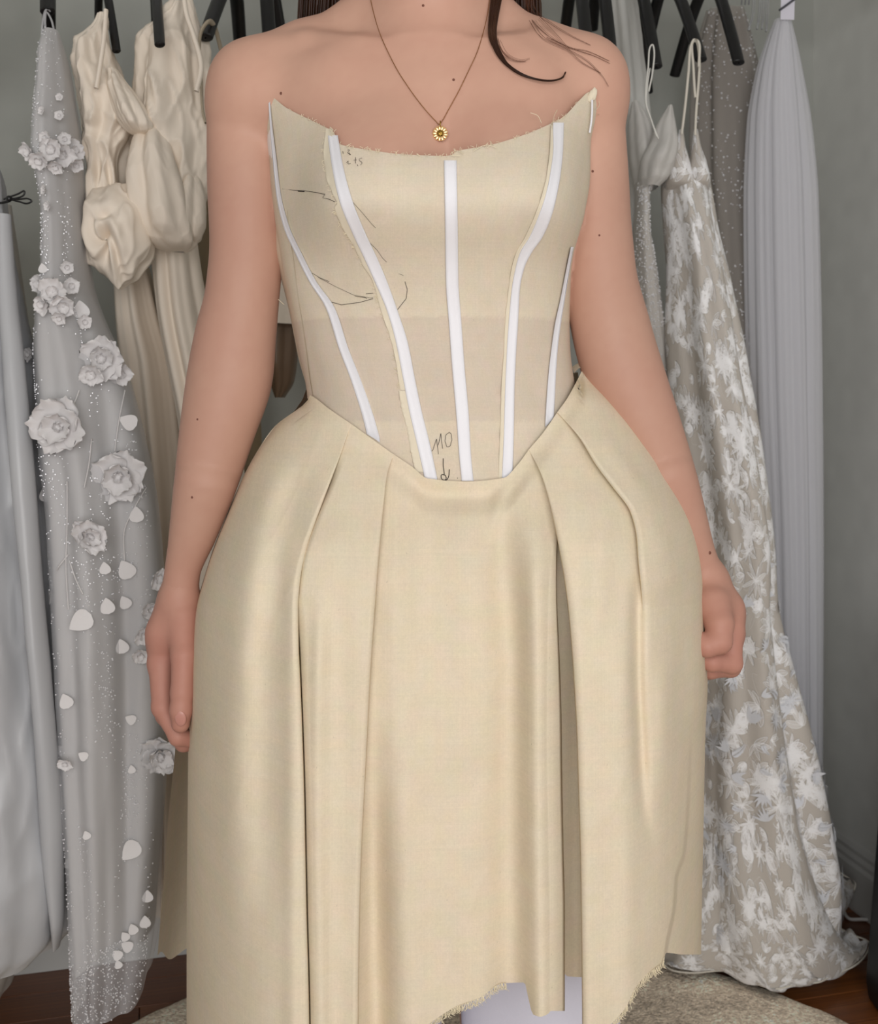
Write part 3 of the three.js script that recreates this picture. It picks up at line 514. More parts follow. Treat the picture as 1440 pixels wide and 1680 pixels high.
const ridge = (track, w, a, y0, y1, y2, y3) => { const t = tr(track); return (x, y) => a * bell(x - t(y), w) * sstep(y0, y1, y) * (y2 ? sstep(y3, y2, y) : 1); };
const ridged = (x, y, z) => { const r = 1 - Math.abs(noise3(x, y, z)); return r * r * r; };
// a pleat panel: [py, left, right] rows; top = waist seam; hem(px); lift(px, py) towards the viewer; the fold edges roll under
function panel(rows, hem, lift, o = {}) {
  const [l, r] = trs(rows), nu = o.nu ?? 60, nv = o.nv ?? 120, rollL = o.rollL ?? 0, rollR = o.rollR ?? 0;
  const one = (s, py0) => { // s 0..1 across
    const x = mix(l(py0), r(py0), s); return x;
  };
  const topOf = (s) => { let y = o.top ?? 700; for (let i = 0; i < 60; i++) y = mix(y, seamY(one(s, y)) - 1, 0.3); return o.topAt ? Math.max(y, o.topAt) : y; };
  const lowOf = (s) => { let y = 1500; for (let i = 0; i < 40; i++) y = mix(y, hem(one(s, y)), 0.5); return y; };
  const S = []; for (let i = 0; i <= nu; i++) S.push(i / nu);
  const cols = [];                                        // [s, roll amount 0..1, side]
  if (rollL) for (const k of [1, 0.86, 0.7, 0.52, 0.32, 0.14]) cols.push([0, k, -1]);
  for (const s of S) cols.push([s, 0, 0]);
  if (rollR) for (const k of [0.14, 0.32, 0.52, 0.7, 0.86, 1]) cols.push([1, k, 1]);
  const tp = cols.map((c) => topOf(c[0])), lw = cols.map((c) => lowOf(c[0]) - (o.rise ?? 0) * Math.max(0, c[1] - 0.4) / 0.6);
  const g = grid(cols.length - 1, nv, (u, v) => {
    const i = Math.round(u * (cols.length - 1)), [s, k, side] = cols[i], py = mix(tp[i], lw[i], v), x = one(s, py), open = sstep(0, o.open ?? 140, py - tp[i]);
    const near = sstep(0, 30, py - tp[i]), lf = lift(x, py) * near + 0.0014 * (1 - near) + (o.base ?? 0) * (1 - near);
    if (!k) return onSkirt(x, py, lf);
    const R = (side < 0 ? rollL : rollR) * open + 0.0009, a = Math.min(1, k / 0.52) * Math.PI, back = Math.max(0, k - 0.52) / 0.48 * (o.tuck ?? 0.045) * (0.25 + 0.75 * open);
    return onSkirt(x + side * (R * Math.sin(a) - back) * FOCAL, py, lf - R * (1 - Math.cos(a)) - back * 0.35 - (back > 0 ? 0.004 : 0));
  }, { uv: (u, v, p) => [p.x + u * 0.0, p.y] });
  return g;
}
const far = () => 1760;
const eP3 = tr([650, 600, 697, 575, 750, 555, 810, 530, 870, 506, 920, 490, 970, 482, 1020, 480, 1100, 483, 1200, 487, 1300, 490, 1400, 492, 1500, 494, 1700, 500]);
const eP2 = tr([700, 668, 746, 645, 780, 633, 830, 626, 880, 619, 950, 611, 1030, 605, 1100, 600, 1200, 595, 1300, 590, 1400, 585, 1500, 582, 1700, 579]);
const eA = tr([690, 835, 738, 868, 770, 886, 810, 901, 850, 913, 900, 926, 960, 938, 1030, 946, 1110, 952, 1200, 957, 1300, 960, 1400, 963, 1700, 967]);
const eB = tr([600, 846, 640, 880, 676, 914, 700, 940, 735, 966, 765, 987, 795, 1011, 830, 1036, 855, 1051, 890, 1054, 930, 1057, 985, 1062, 1100, 1064]);
const rowsOf = (l, r, ys) => ys.map((y) => [y, l(y), r(y)]);
const YS = [600, 650, 700, 740, 780, 820, 860, 900, 950, 1000, 1060, 1120, 1200, 1300, 1400, 1500, 1600, 1760];
const skirt = new THREE.Group(); skirt.name = 'dress_skirt'; skirt.userData.label = 'full pleated cream cotton skirt with raw hem'; woman.add(skirt);
// centre panel
const cFold = tr([760, 880, 830, 914, 900, 906, 1000, 900, 1200, 898, 1400, 901, 1500, 903, 1700, 903]);
const hemC = tr([540, 1765, 600, 1745, 640, 1722, 700, 1682, 740, 1656, 785, 1638, 826, 1613, 860, 1612, 867, 1640, 874, 1664, 886, 1668, 898, 1664, 905, 1656]);
const cR1 = ridge([760, 800, 900, 820, 1100, 836, 1400, 836, 1700, 838], 34, -0.016, 760, 900), cR2 = ridge([800, 872, 1000, 878, 1300, 880, 1700, 886], 26, 0.020, 800, 1000), cR3 = ridge([1100, 618, 1400, 612, 1700, 618], 26, -0.022, 1150, 1500);
const cR4 = ridge([800, 650, 1200, 655, 1700, 680], 30, 0.006, 800, 1000), cR5 = ridge([770, 730, 830, 735, 900, 740], 60, -0.006, 775, 800, 815, 900), cR6 = ridge([760, 850, 830, 815, 900, 805], 14, 0.006, 765, 800, 830, 960), cR7 = ridge([800, 690, 1000, 700], 40, -0.005, 790, 840, 900, 1100);
const wob = (x, y) => 0.0030 * fbm(x / 90, y / 220, 3, 2) + 0.0012 * fbm(x / 34, y / 60, 8, 2) + 0.0007 * (ridged(x / 60 + y / 140, y / 160, 4) - 0.4);
part(skirt, 'pleat', panel(rowsOf((y) => eP2(y) - 26, (y) => y < 830 ? Math.max(eA(y) + 22, 0) * sstep(840, 800, y) + cFold(y) * (1 - sstep(840, 800, y)) : cFold(y), YS), hemC,
  (x, y) => -0.004 + cR1(x, y) + cR2(x, y) + cR3(x, y) + cR4(x, y) + cR5(x, y) + cR6(x, y) + cR7(x, y) + wob(x, y), { nu: 110, nv: 150, rollR: 0.013, tuck: 0.03, open: 500, top: 770, rise: 90 }), cotton, 'centre front panel');
// recessed underlay to the right of the centre
const hemU = tr([880, 1480, 908, 1540, 916, 1570, 921, 1590, 932, 1602, 990, 1604]);
part(skirt, 'pleat', panel(rowsOf((y) => cFold(y) - 14, (y) => eA(y) + 26, YS), hemU, (x, y) => -0.008 - 0.018 * sstep(790, 1000, y) - 0.012 * bell(x - 945, 24) * sstep(900, 1200, y) + wob(x, y + 400), { nu: 30, nv: 90, topAt: 790, top: 800, base: -0.014 }), cotton, 'recessed underlay of the right front pleat');
// left inner pleat
const p2r = ridge([1000, 524, 1300, 520, 1700, 526], 14, 0.006, 950, 1050), p2v = ridge([950, 560, 1700, 555], 24, -0.004, 900, 1100);
part(skirt, 'pleat', panel(rowsOf((y) => mix(eP3(y) - 20, eP3(y) + 21, sstep(880, 1030, y)), eP2, YS), far,
  (x, y) => 0.008 * sstep(745, 900, y) + 0.003 - 0.016 * sstep(eP3(y) + 14, eP3(y) - 8, x) * sstep(740, 800, y) + p2r(x, y) + p2v(x, y) + wob(x + 300, y), { nu: 60, nv: 130, rollR: 0.004, rollL: 0.006, tuck: 0.008, open: 240, top: 730 }), cotton, 'inner left pleat');
part(skirt, 'pleat', panel(rowsOf((y) => eP3(y) - 16, (y) => eP3(y) + 44, YS), far, (x, y) => -0.003, { nu: 12, nv: 90, topAt: 800, top: 810, base: -0.006 }), cotton, 'shadowed fold under the outer left pleat');
// left outer pleat
const p3a = ridge([720, 510, 820, 478, 950, 455, 1100, 440, 1400, 440], 32, -0.011, 720, 830, 1300, 1600), p3b = ridge([720, 480, 850, 425, 1000, 400, 1300, 380], 30, 0.009, 720, 850, 1200, 1700), p3c = ridge([900, 478, 1700, 480], 14, 0.004, 850, 1000);
part(skirt, 'pleat', panel(rowsOf(kL, eP3, YS), far, (x, y) => 0.004 + 0.014 * sstep(690, 950, y) * sstep(320, 470, x) + p3a(x, y) + p3b(x, y) + p3c(x, y) + wob(x + 700, y), { nu: 76, nv: 130, rollR: 0.0045, open: 260, top: 690 }), cotton, 'outer left pleat');
// right pleat: one wide panel, with the outer fold laid over its top
const hemA = tr([940, 1705, 966, 1700, 990, 1690, 1010, 1672, 1028, 1650, 1042, 1620, 1065, 1596, 1088, 1578, 1092.5, 1563, 1120, 1566, 1152, 1566]);
const aFold = tr([1180, 1134, 1330, 1128, 1400, 1122, 1440, 1109, 1480, 1107, 1561, 1092, 1700, 1080]);
const aV = ridge([950, 1046, 1100, 1046, 1200, 1050, 1320, 1056, 1420, 1076], 11, -0.012, 930, 1010, 1220, 1420), aR = ridge([1000, 1014, 1200, 1020, 1400, 1030], 22, 0.005, 960, 1100), aS = ridge([1100, 1090, 1300, 1085], 18, 0.007, 1050, 1150, 1200, 1400), aT = ridge([1000, 1120, 1500, 1135], 16, -0.004, 900, 1100), aQ = ridge([800, 1000, 900, 985, 1000, 978], 22, 0.004, 760, 850, 1000, 1200);
const liftA = (x, y) => 0.010 * sstep(735, 860, y) * sstep(1150, 1050, x) + 0.004 - 0.010 * sstep(eB(y) - 4, eB(y) + 8, x) * sstep(1010, 920, y) * sstep(690, 760, y) + aV(x, y) + aR(x, y) + aS(x, y) + aT(x, y) + aQ(x, y) - 0.016 * sstep(aFold(y) - 3, aFold(y) + 3, x) * sstep(1150, 1420, y) + wob(x + 1100, y);
part(skirt, 'pleat', panel(rowsOf(eA, kR, YS), hemA, liftA, { nu: 110, nv: 160, rollL: 0.006, open: 240, top: 720, rise: 190, tuck: 0.03 }), cotton, 'wide right front pleat');
const b1 = ridge([700, 975, 850, 1078, 950, 1090], 20, 0.003, 700, 800, 860, 960), b2 = ridge([680, 985, 760, 1040, 900, 1110], 16, -0.003, 680, 740, 850, 960);
part(skirt, 'pleat', panel([590, 610, 640, 680, 720, 760, 800, 840, 880, 920, 960, 1000, 1020].map((y) => [y, eB(y), kR(y) - 0.5]), () => 1012, (x, y) => liftA(x, y) + 0.010 * sstep(eB(y) - 4, eB(y) + 8, x) * sstep(1010, 920, y) * sstep(690, 760, y) + (0.002 + 0.011 * sstep(660, 740, y) * sstep(kR(y), mix(eB(y), kR(y), 0.4), x)) * sstep(1012, 930, y) - 0.0025 * sstep(950, 1005, y) + b1(x, y) + b2(x, y), { nu: 44, nv: 70, rollL: 0.005, tuck: 0.02, open: 120, top: 660, base: 0.002 }), cotton, 'outer right pleat folded over');
{ const a = [[938, 602], [948, 596], [958, 596], [963, 604], [966, 620]], b = [[942, 612], [950, 604], [955, 606], [958, 616], [964, 630]]; const ca = curve(a.map(([x, y], i) => P(x, y, 1.160 - i * 0.004))), cb = curve(b.map(([x, y], i) => P(x, y, 1.150 - i * 0.004))); part(skirt, 'pleat', grid(20, 6, (u, v) => ca.getPoint(u).lerp(cb.getPoint(u), v)), cotton, 'small standing loop of the pleat at the right hip'); }
// the back of the skirt, from side to side
{
  const yl = (py, d) => EYE - (py - CY) / FOCAL * d;
  const [bl, br, bb] = trs([[0.28, -0.330, 0.262, 0.30], [0.42, -0.319, 0.262, 0.29], [0.55, -0.308, 0.266, 0.28], [0.60, -0.300, 0.268, 0.27], [0.66, -0.286, 0.270, 0.26], [0.75, -0.252, 0.272, 0.25], [0.82, -0.235, 0.266, 0.22], [0.90, -0.205, 0.240, 0.17], [0.96, -0.170, 0.200, 0.13], [1.0, -0.142, 0.152, 0.10], [1.03, -0.137, 0.146, 0.096]]);
  part(skirt, 'back_panel', grid(150, 70, (u, v) => {
    const y = mix(1.022, mix(0.312, 0.45, sstep(0.2, 0.85, u)) + 0.04 * bell(u, 0.035), v), a = u * Math.PI, c = Math.cos(a), s = Math.sin(a), f = sstep(0.95, 0.6, y), w = 1 + f * 0.06 * Math.sin(a * 9 + 1.2 * Math.sin(y * 4)) * s * sstep(0, 0.4, s), m = (bl(y) + br(y)) / 2, h = (br(y) - bl(y)) / 2;
    const front = sstep(0.75, 0.55, y) * 0.10 * (c > 0 ? 1 : 0.2);
    return V3(m - h * c * (c > 0 ? 1 : 1) * w * -1 * -1, y, -(1.165 + front * Math.abs(c) + bb(y) * Math.pow(s, 0.85) * w));
  }, { flip: true }), cotton, 'back of the skirt, in shade');
}
// frayed threads along the raw hem
{
  reseed(91); const g = [], put = (x, y, lift) => { const p = onSkirt(x, y, lift), q = p.clone().add(V3(rr(-0.0012, 0.0012), -rr(0.002, 0.0045), rr(0, 0.0015))), r = q.clone().add(V3(rr(-0.003, 0.003), -rr(0.001, 0.003), rr(-0.001, 0.001))); g.push(tube([p, q, r], 0.00022, { k: 3, n: 5 })); };
  for (let i = 0; i < 240; i++) { const x = rr(690, 830); put(x, hemC(x) - 1, -0.004 + cR1(x, hemC(x))); }
  for (let i = 0; i < 240; i++) { const x = rr(968, 1090); put(x, hemA(x) - 1, 0.014); }
  part(skirt, 'frayed_edge', g, threadMat).userData.kind = 'stuff';
  const mk = onSkirt(948, 636, 0.006), tick = tube([mk, mk.clone().add(V3(0.0012, -0.0022, 0))], 0.0004, { k: 4 }); part(skirt, 'pen_mark', tick, std(0x3a3530, 0.8));
}
// pale lilac-white trousers under the skirt
{
  const m = std(0xd6d5e2, 0.8, { bumpMap: weave, bumpScale: 0.0002 });
  for (const s of [-1, 1]) {
    const [cx, rw, rd] = trs([[0.03, 0.012 + s * 0.100, 0.088, 0.10], [0.3, 0.012 + s * 0.094, 0.082, 0.085], [0.6, 0.012 + s * 0.088, 0.086, 0.088], [0.80, 0.012 + s * 0.084, 0.090, 0.095], [0.88, 0.010 + s * 0.075, 0.080, 0.09]]);
    part(woman, 'trouser_leg', grid(56, 44, (u, v) => { const y = mix(0.88, 0.03, v), a = u * Math.PI * 2, w = 1 + 0.03 * Math.sin(a * 5 + y * 3) + 0.06 * bell(((u + 0.5) % 1) - 0.5 + (s < 0 ? 0.2 : -0.62 + 0.5), 0.03) * sstep(0.7, 0.4, y); return V3(cx(y) + rw(y) * Math.sin(a) * w, y, -(1.155 - rd(y) * Math.cos(a) * w)); }, { closed: true, flip: true }), m);
  }
}
// ---------------------------------------------------------------- necklace and hair
{
  const gold = std(0xa08040, 0.36, { metalness: 1 }), goldDark = std(0xa8774a, 0.4, { metalness: 0.8 }), petalM = std(0xf3cf9a, 0.3, { metalness: 0.75 });
  const chainPts = [[602, -30], [612, 18], [625, 60], [650, 112], [667, 139], [684, 163], [701, 184], [714, 198], [720, 204], [726, 197], [735, 181], [752, 150], [768, 117], [783, 84], [800, 20], [806, -30]].map(([x, y]) => onBody(x, y, 0.0022));
  const links = [], c = curve(chainPts), L = 300; for (let i = 0; i < L; i++) { const p = c.getPointAt(i / L), q = c.getPointAt((i + 0.9) / L); links.push(tube([p, p.clone().lerp(q, 0.5), q], (v) => 0.00030 + 0.00018 * Math.sin(v * Math.PI), { k: 4, n: 4 })); }
  const neck = part(woman, 'necklace', links, goldDark, 'fine gold chain with a flower pendant');
  const pc = onBody(722, 219, 0.004), S = 0.0074;
  const bail = new THREE.TorusGeometry(0.0018, 0.0006, 8, 16); bail.rotateY(Math.PI / 2); bail.scale(1, 1.5, 1); bail.translate(pc.x, pc.y + S + 0.0016, pc.z); part(neck, 'bail', bail, gold);
  const rim = new THREE.CylinderGeometry(S * 0.98, S * 0.9, 0.0014, 26); rim.rotateX(Math.PI / 2); rim.translate(pc.x, pc.y, pc.z - 0.0006); part(neck, 'pendant_backing', rim, goldDark);
  for (let i = 0; i < 13; i++) { const a = i / 13 * Math.PI * 2 + 0.12, g = new THREE.SphereGeometry(1, 10, 8); g.scale(0.0015, 0.0026, 0.0009); g.translate(0, S * 0.70, 0); g.rotateZ(a); g.translate(pc.x, pc.y, pc.z + 0.0006); part(neck, 'petal', g, petalM); }
  const mid = new THREE.SphereGeometry(S * 0.46, 16, 10); mid.scale(1, 1, 0.45); mid.translate(pc.x, pc.y, pc.z + 0.0009); const dots = [mid]; for (let i = 0; i < 19; i++) { const r = S * 0.42 * Math.sqrt(i / 19), a = i * 2.4, g = new THREE.SphereGeometry(0.0005, 6, 5); g.translate(pc.x + r * Math.cos(a), pc.y + r * Math.sin(a), pc.z + 0.0009 + 0.0015 * Math.sqrt(1 - (r / S / 0.5) ** 2)); dots.push(g); }
  part(neck, 'flower_centre', dots, gold);
}
{
  reseed(303); const g = [], hairM = phys(0x2e170d, 0.4, { sheen: 0.3, sheenColor: new THREE.Color(0.5, 0.28, 0.15), specularIntensity: 0.6 });
  const lock = (pts, r, n = 14) => g.push(tube(pts, r, { k: 4, n }));
  // crown and the lengths falling behind the shoulders
  for (let i = 0; i < 420; i++) {
    const a = rr(-1, 1), side = Math.sign(a), q = Math.abs(a), top = V3(HX + rr(-0.012, 0.012), HY + 0.122, -(HD + rr(-0.03, 0.06))), mid = V3(HX + side * (0.045 + 0.038 * q), HY + rr(0.0, 0.06), -(HD + 0.02 + 0.09 * (1 - q) + rr(-0.02, 0.02)));
    const low = side < 0 ? V3(mix(-0.075, -0.158, q) + rr(-0.004, 0.004), 1.43, -(1.235 + rr(-0.012, 0.02))) : V3(mix(0.055, 0.112, q) + rr(-0.004, 0.004), 1.43, -(1.235 + rr(-0.012, 0.02)));
    lock([top, mid, V3(mix(mid.x, low.x, 0.6), 1.50, mix(mid.z, low.z, 0.7)), low, V3(low.x * 0.97, 1.33, -(1.262 + rr(0, 0.02))), V3(low.x * 0.9 + rr(-0.01, 0.01), rr(1.18, 1.24), -(1.28 + rr(0, 0.02)))], (v) => 0.0021 * (1 - 0.7 * v * v));
  }
  const skinPts = (list, dx, dy, lift) => list.map(([x, y], i) => y < 12 ? P(x + dx, y + dy, 1.185) : onBody(x + dx * (1 - i / list.length), y + dy * (1 - i / list.length), lift));
  // the curl that lies over the shoulder, and the wisps beside it
  for (let i = 0; i < 30; i++) { const t = rr(-1, 1), w = rr(-1, 1); g.push(tube([[822, -60], [813, 2], [808, 40], [810, 66], [818, 88], [834, 108], [858, 123], [884, 131], [908, 132], [922, 127], [928, 118]].map(([x, y], j) => { const k = 1 - j / 11, xx = x + t * 10 * k * k + (i % 7 === 0 ? rr(-2, 2) : 0), yy = y + w * 5 * (k * 0.5 + 0.12); return j < 2 ? P(xx, yy, [1.165, 1.125][j]) : onBody(xx, yy, 0.003 + 0.0015 * (1 + t)); }), (v) => 0.00075 * (1 - 0.75 * v), { k: 4, n: 40 })); }
  const wisps = [[[862, -30], [868, 10], [880, 40], [905, 62], [940, 80], [975, 92], [1000, 104]], [[858, -30], [866, 10], [876, 44], [892, 64], [920, 78], [960, 98], [988, 126], [998, 142]], [[866, -30], [872, 8], [900, 36], [935, 58], [968, 74]], [[815, 70], [830, 92], [852, 100], [868, 96]], [[812, 60], [822, 84], [845, 98], [862, 101]], [[862, -30], [870, 12], [888, 34], [915, 62], [950, 100], [985, 120]], [[900, 62], [935, 78], [965, 84], [1000, 100]]];
  const fineHair = []; for (const w of wisps) for (let i = 0; i < 5; i++) { const dx = rr(-6, 6), dy = rr(-5, 5); fineHair.push(tube(skinPts(w, dx, dy, 0.0016), (v) => 0.00015 * (1 - 0.5 * v), { k: 3, n: 26 })); }
  const hairMesh = part(woman, 'hair', g, hairM, 'long dark brown hair with one curl over the shoulder');
  part(hairMesh, 'loose_strand', fineHair, std(0x6b402c, 0.5), 'fine loose strands on the shoulder');
}
// ---------------------------------------------------------------- the clothes rail behind her
// creased cloth: sharp ridges running mostly downwards with a few across
const wrinkle = (x, y, z, s, st = 0.6) => 0.75 * fbm(x * 0.9 + s, y * st, z * 0.9, 2) + 0.55 * (ridged(x * 1.1 + y * 0.35 + s, y * st * 0.7, z * 1.1) - 0.4) + 0.35 * (ridged(x * 2.3 - y * 0.6, y * st * 1.2 + s, z * 2.3) - 0.4) + 0.18 * (ridged(x * 4.4 + y, y * st * 2 + s, z * 4.4) - 0.4);
// a hanging cloth tube: rows [photo row, left, right, distance, half depth]; folds [[waves, amount, phase, drift], ...]
function drape(rows, o = {}) {
  const [L, R, D, HD] = trs(rows), y0 = rows[0][0], y1 = rows[rows.length - 1][0], folds = o.folds ?? [], fade = o.fade ?? ((v) => sstep(0, 0.3, v)), cr = o.crumple ?? 0, cs = o.crumpleSize ?? 18, sd = o.seed ?? 1, out = o.out ?? 0;
  const f = (u, v) => {
    const hemWave = o.hem ? o.hem(u) : 0, py = mix(y0, y1 + hemWave, v), a = u * Math.PI * 2, c = Math.cos(a), s = Math.sin(a), d = D(py), m = (L(py) + R(py)) / 2, h = (R(py) - L(py)) / 2;
    let k = 1 + out; const fa = fade(v); for (const [n, q, ph, dr] of folds) { const w = Math.sin(n * a + ph + dr * v * 3 + 0.5 * noise3(v * 4, n, sd)); k += fa * q * (w * (1 - 0.35 * w)); }
    const p = P(m - h * c * k, py, d); p.y = EYE - (py - CY) / FOCAL * (d - 0.8 * HD(py)); p.z += HD(py) * s * k;
    if (cr) { const q = wrinkle(p.x * cs, p.y * cs, p.z * cs, sd, o.stretch ?? 0.6); p.x -= cr * c * q * 0.35; p.z += cr * s * q; }
    return p;
  };
  const g = grid(o.nu ?? 120, o.nv ?? 120, f, { closed: true, flip: true, uv: (u, v, p) => [u * (o.uvW ?? 0.7), p.y] }); g.surf = f; return g;
}
// a crumpled rounded form; fn(x, y, z) gives the relative swelling for a direction
function blob(px, py, d, rx, ry, rd, fn, n = 90) {
  const c = P(px, py, d), sx = rx / FOCAL * d, sy = ry / FOCAL * d;
  return grid(n, Math.round(n * 0.7), (u, v) => { const a = u * Math.PI * 2, b = v * Math.PI, x = Math.sin(b) * Math.sin(a), y = Math.cos(b), z = Math.sin(b) * Math.cos(a), k = 1 + fn(x, y, z); return V3(c.x + sx * x * k, c.y + sy * y * k, c.z + rd * z * k); }, { closed: true, flip: true, uv: (u, v) => [u * 0.4, v * 0.3] });
}
const clothBump = dataTexture(256, (i, j) => { const v = 128 + 40 * tnoise(i, j, 256, 120, 41) + 30 * tnoise(i, j, 256, 20, 42); return [v, v, v]; }, false);
const whiteSatin = phys(0xb9babd, 0.36, { sheen: 0.2, sheenRoughness: 0.4, specularIntensity: 0.9 });
const greySatin = phys(0xc2beb9, 0.5, { sheen: 0.2 });
const tulle = std(0xe9e9ec, 0.9, { transparent: true, opacity: 0.34 });
const fineTulle = std(0xededf3, 0.9, { transparent: true, opacity: 0.42 });
const petalCloth = std(0xe0dddd, 0.75, { bumpMap: clothBump, bumpScale: 0.0006 });
const creamCotton = std(0xebdfd0, 0.85, { bumpMap: clothBump, bumpScale: 0.0004 });
const sequinMat = std(0xf4f4f8, 0.22, { metalness: 0.35 });
const blackPlastic = std(0x0d0d0f, 0.34), chrome = std(0xd6d8dc, 0.18, { metalness: 1 });
// sequins scattered over a cloth surface: many tiny dots, one part
function sequins(parent, surf, n, seed, dens, size = 0.0016) {
  reseed(seed); const g = new THREE.IcosahedronGeometry(1, 0), list = []; let guard = 0;
  const base = V3(0, 0, 0); for (let p = parent; p && p !== scene; p = p.parent) base.add(p.position);
  while (list.length < n && guard++ < n * 30) { const u = rr(0.06, 0.44), v = rnd(); if (rnd() > dens(u, v)) continue; list.push([surf(u, v).sub(base), size * rr(0.5, 1.25)]); }
  const m = new THREE.InstancedMesh(g, sequinMat, list.length), M = new THREE.Matrix4();
  list.forEach(([p, s], i) => { M.makeScale(s, s, s); M.setPosition(p.x, p.y, p.z + 0.001); m.setMatrixAt(i, M); });
  m.name = 'sequins'; m.userData.kind = 'stuff'; m.castShadow = m.receiveShadow = true; parent.add(m); return m;
}
// hangers: apex and the two tips, each [px, py, distance]
const RAIL_Y = 1.752, railAt = (x) => 2.307 - (0.788 - x) * 0.26 - 0.36;
function hanger(apex, a, b, label, material = blackPlastic, r = 0.0098) {
  const A = P(...apex), t = thing('clothes_hanger', label, 'hanger', A, 'black hangers on the rail');
  for (const q of [a, b]) {
    const T = P(...q), mid = A.clone().lerp(T, 0.45); mid.y += 0.012; const near = A.clone().lerp(T, 0.15); near.y += 0.004; const tip = T.clone(), end = T.clone().add(T.clone().sub(mid).normalize().multiplyScalar(0.004));
    part(t, 'arm', tube([A.clone(), near, mid, A.clone().lerp(T, 0.75).add(V3(0, 0.008, 0)), tip, end], (v) => r * (v > 0.985 ? 0.15 : v > 0.93 ? 0.92 : mix(1.15, 1.0, v)), { k: 12, n: 40, flat: 0.66 }), material);
  }
  const rz = -railAt(A.x), top = V3(A.x, RAIL_Y + 0.018, rz);
  part(t, 'hook', tube([A.clone(), V3(A.x, A.y + 0.025, mix(A.z, rz, 0.3)), V3(A.x, RAIL_Y - 0.03, rz - 0.022), V3(A.x, RAIL_Y + 0.004, rz - 0.021), V3(A.x, RAIL_Y + 0.0195, rz), V3(A.x, RAIL_Y + 0.004, rz + 0.021), V3(A.x, RAIL_Y - 0.012, rz + 0.02)], 0.0021, { k: 8, n: 40 }), chrome);
  return t;
}
{ // the rail runs from wall to wall above the frame
  const x0 = -1.49, x1 = 0.86, g = tube([V3(x0, RAIL_Y, -railAt(x0)), V3((x0 + x1) / 2, RAIL_Y, -railAt((x0 + x1) / 2)), V3(x1, RAIL_Y, -railAt(x1))], 0.0145, { k: 16, n: 8 });
  const rail = part(scene, 'clothes_rail', g, chrome); tag(rail, 'chrome clothes rail above the hanging gowns, fixed between the walls', 'rail');
}
hanger([79, -78, 1.63], [78, 17, 1.47], [81, 110, 1.80], 'black hanger at the far left holding the gown with white fabric flowers');
hanger([163, -62, 1.665], [191, 82, 1.53], [160, 125, 1.80], 'thin black hanger carrying the cream dress with the rosette sleeve', blackPlastic, 0.0058);
hanger([250, -70, 1.69], [262, 72, 1.44], [258, 100, 1.80], 'black hanger with a flat square end above the crumpled cream dress', blackPlastic, 0.0068);
hanger([384, -40, 1.73], [338, 60, 1.56], [395, 90, 1.86], 'black hanger with a taupe strap looped over its end', blackPlastic, 0.0105);
hanger([430, -90, 1.75], [442, 70, 1.62], [462, 66, 1.84], 'black hanger just above the bare shoulder on the left');
hanger([945, -62, 1.87], [962, 72, 1.70], [925, 66, 2.00], 'black hanger just above the bare shoulder on the right');
hanger([982, -70, 1.88], [1003, 98, 1.70], [972, 46, 2.02], 'black hanger in front of the sheer gauze, beside the shoulder');
hanger([1040, -62, 1.89], [1076, 107, 1.73], [1062, 150, 2.05], 'black hanger with two white thread straps over its end');
hanger([1093, -48, 1.90], [1149, 96, 1.74], [1056, 106, 2.03], 'black hanger holding the ivory lace gown by its thin straps');
hanger([1164, -48, 1.92], [1211, 101, 1.77], [1107, 122, 2.05], 'rightmost black hanger, its lower arms crossing those of the neighbouring hanger');

hanger([-66, -80, 1.57], [-62, 20, 1.44], [-66, 130, 1.74], 'black hanger outside the left edge of the photograph, above the satin gown');
hanger([-22, -80, 1.60], [-24, 30, 1.62], [-20, 120, 1.76], 'black hanger outside the left edge of the photograph, above the grey gown');
// ---- far left: satin gowns
{
  const t = thing('satin_gown', 'glossy pale grey satin gown with a crinkled front at the left edge', 'gown', P(0, 1590, 1.45));
  const g = drape([[255, -120, -8, 1.430, 0.036], [300, -118, 5, 1.430, 0.050], [400, -120, 14, 1.430, 0.065], [500, -122, 30, 1.430, 0.079], [600, -125, 48, 1.430, 0.086], [800, -130, 66, 1.430, 0.094], [1000, -135, 94, 1.430, 0.101], [1200, -140, 107, 1.430, 0.108], [1400, -140, 125, 1.430, 0.112], [1500, -140, 126, 1.430, 0.112], [1575, -138, 116, 1.430, 0.108], [1606, -130, 84, 1.430, 0.101]], { folds: [[5, 0.07, 1.2, 0.5], [9, 0.035, 0.3, 1.1]], crumple: 0.026, crumpleSize: 10, stretch: 0.55, seed: 4, nu: 150, nv: 150 });
  part(t, 'gown_skirt', g, whiteSatin);
  part(t, 'folded_panel', drape([[350, -6, 18, 1.40, 0.012], [450, -4, 24, 1.39, 0.014], [600, 6, 40, 1.37, 0.016], [800, 20, 58, 1.35, 0.02], [1000, 40, 72, 1.35, 0.02], [1200, 56, 90, 1.35, 0.02], [1400, 70, 104, 1.36, 0.02], [1520, 84, 104, 1.37, 0.016], [1560, 88, 96, 1.40, 0.010]], { nu: 30, nv: 80, crumple: 0.004, crumpleSize: 8 }), whiteSatin, 'long folded edge of the satin');
}
{
  const t = thing('grey_gown', 'muted grey gown half hidden between the satin gown and the flowered gown', 'gown', P(10, 1680, 1.62));
  part(t, 'gown_skirt', drape([[333, -60, 18, 1.680, 0.022], [400, -60, 26, 1.680, 0.045], [500, -60, 38, 1.680, 0.060], [600, -60, 48, 1.680, 0.075], [800, -60, 68, 1.680, 0.083], [1200, -70, 90, 1.680, 0.098], [1500, -80, 70, 1.680, 0.105], [1600, -85, 34, 1.680, 0.105], [1680, -90, 6, 1.680, 0.098]], { folds: [[7, 0.05, 0, 0.6]], seed: 9 }), greySatin);
}
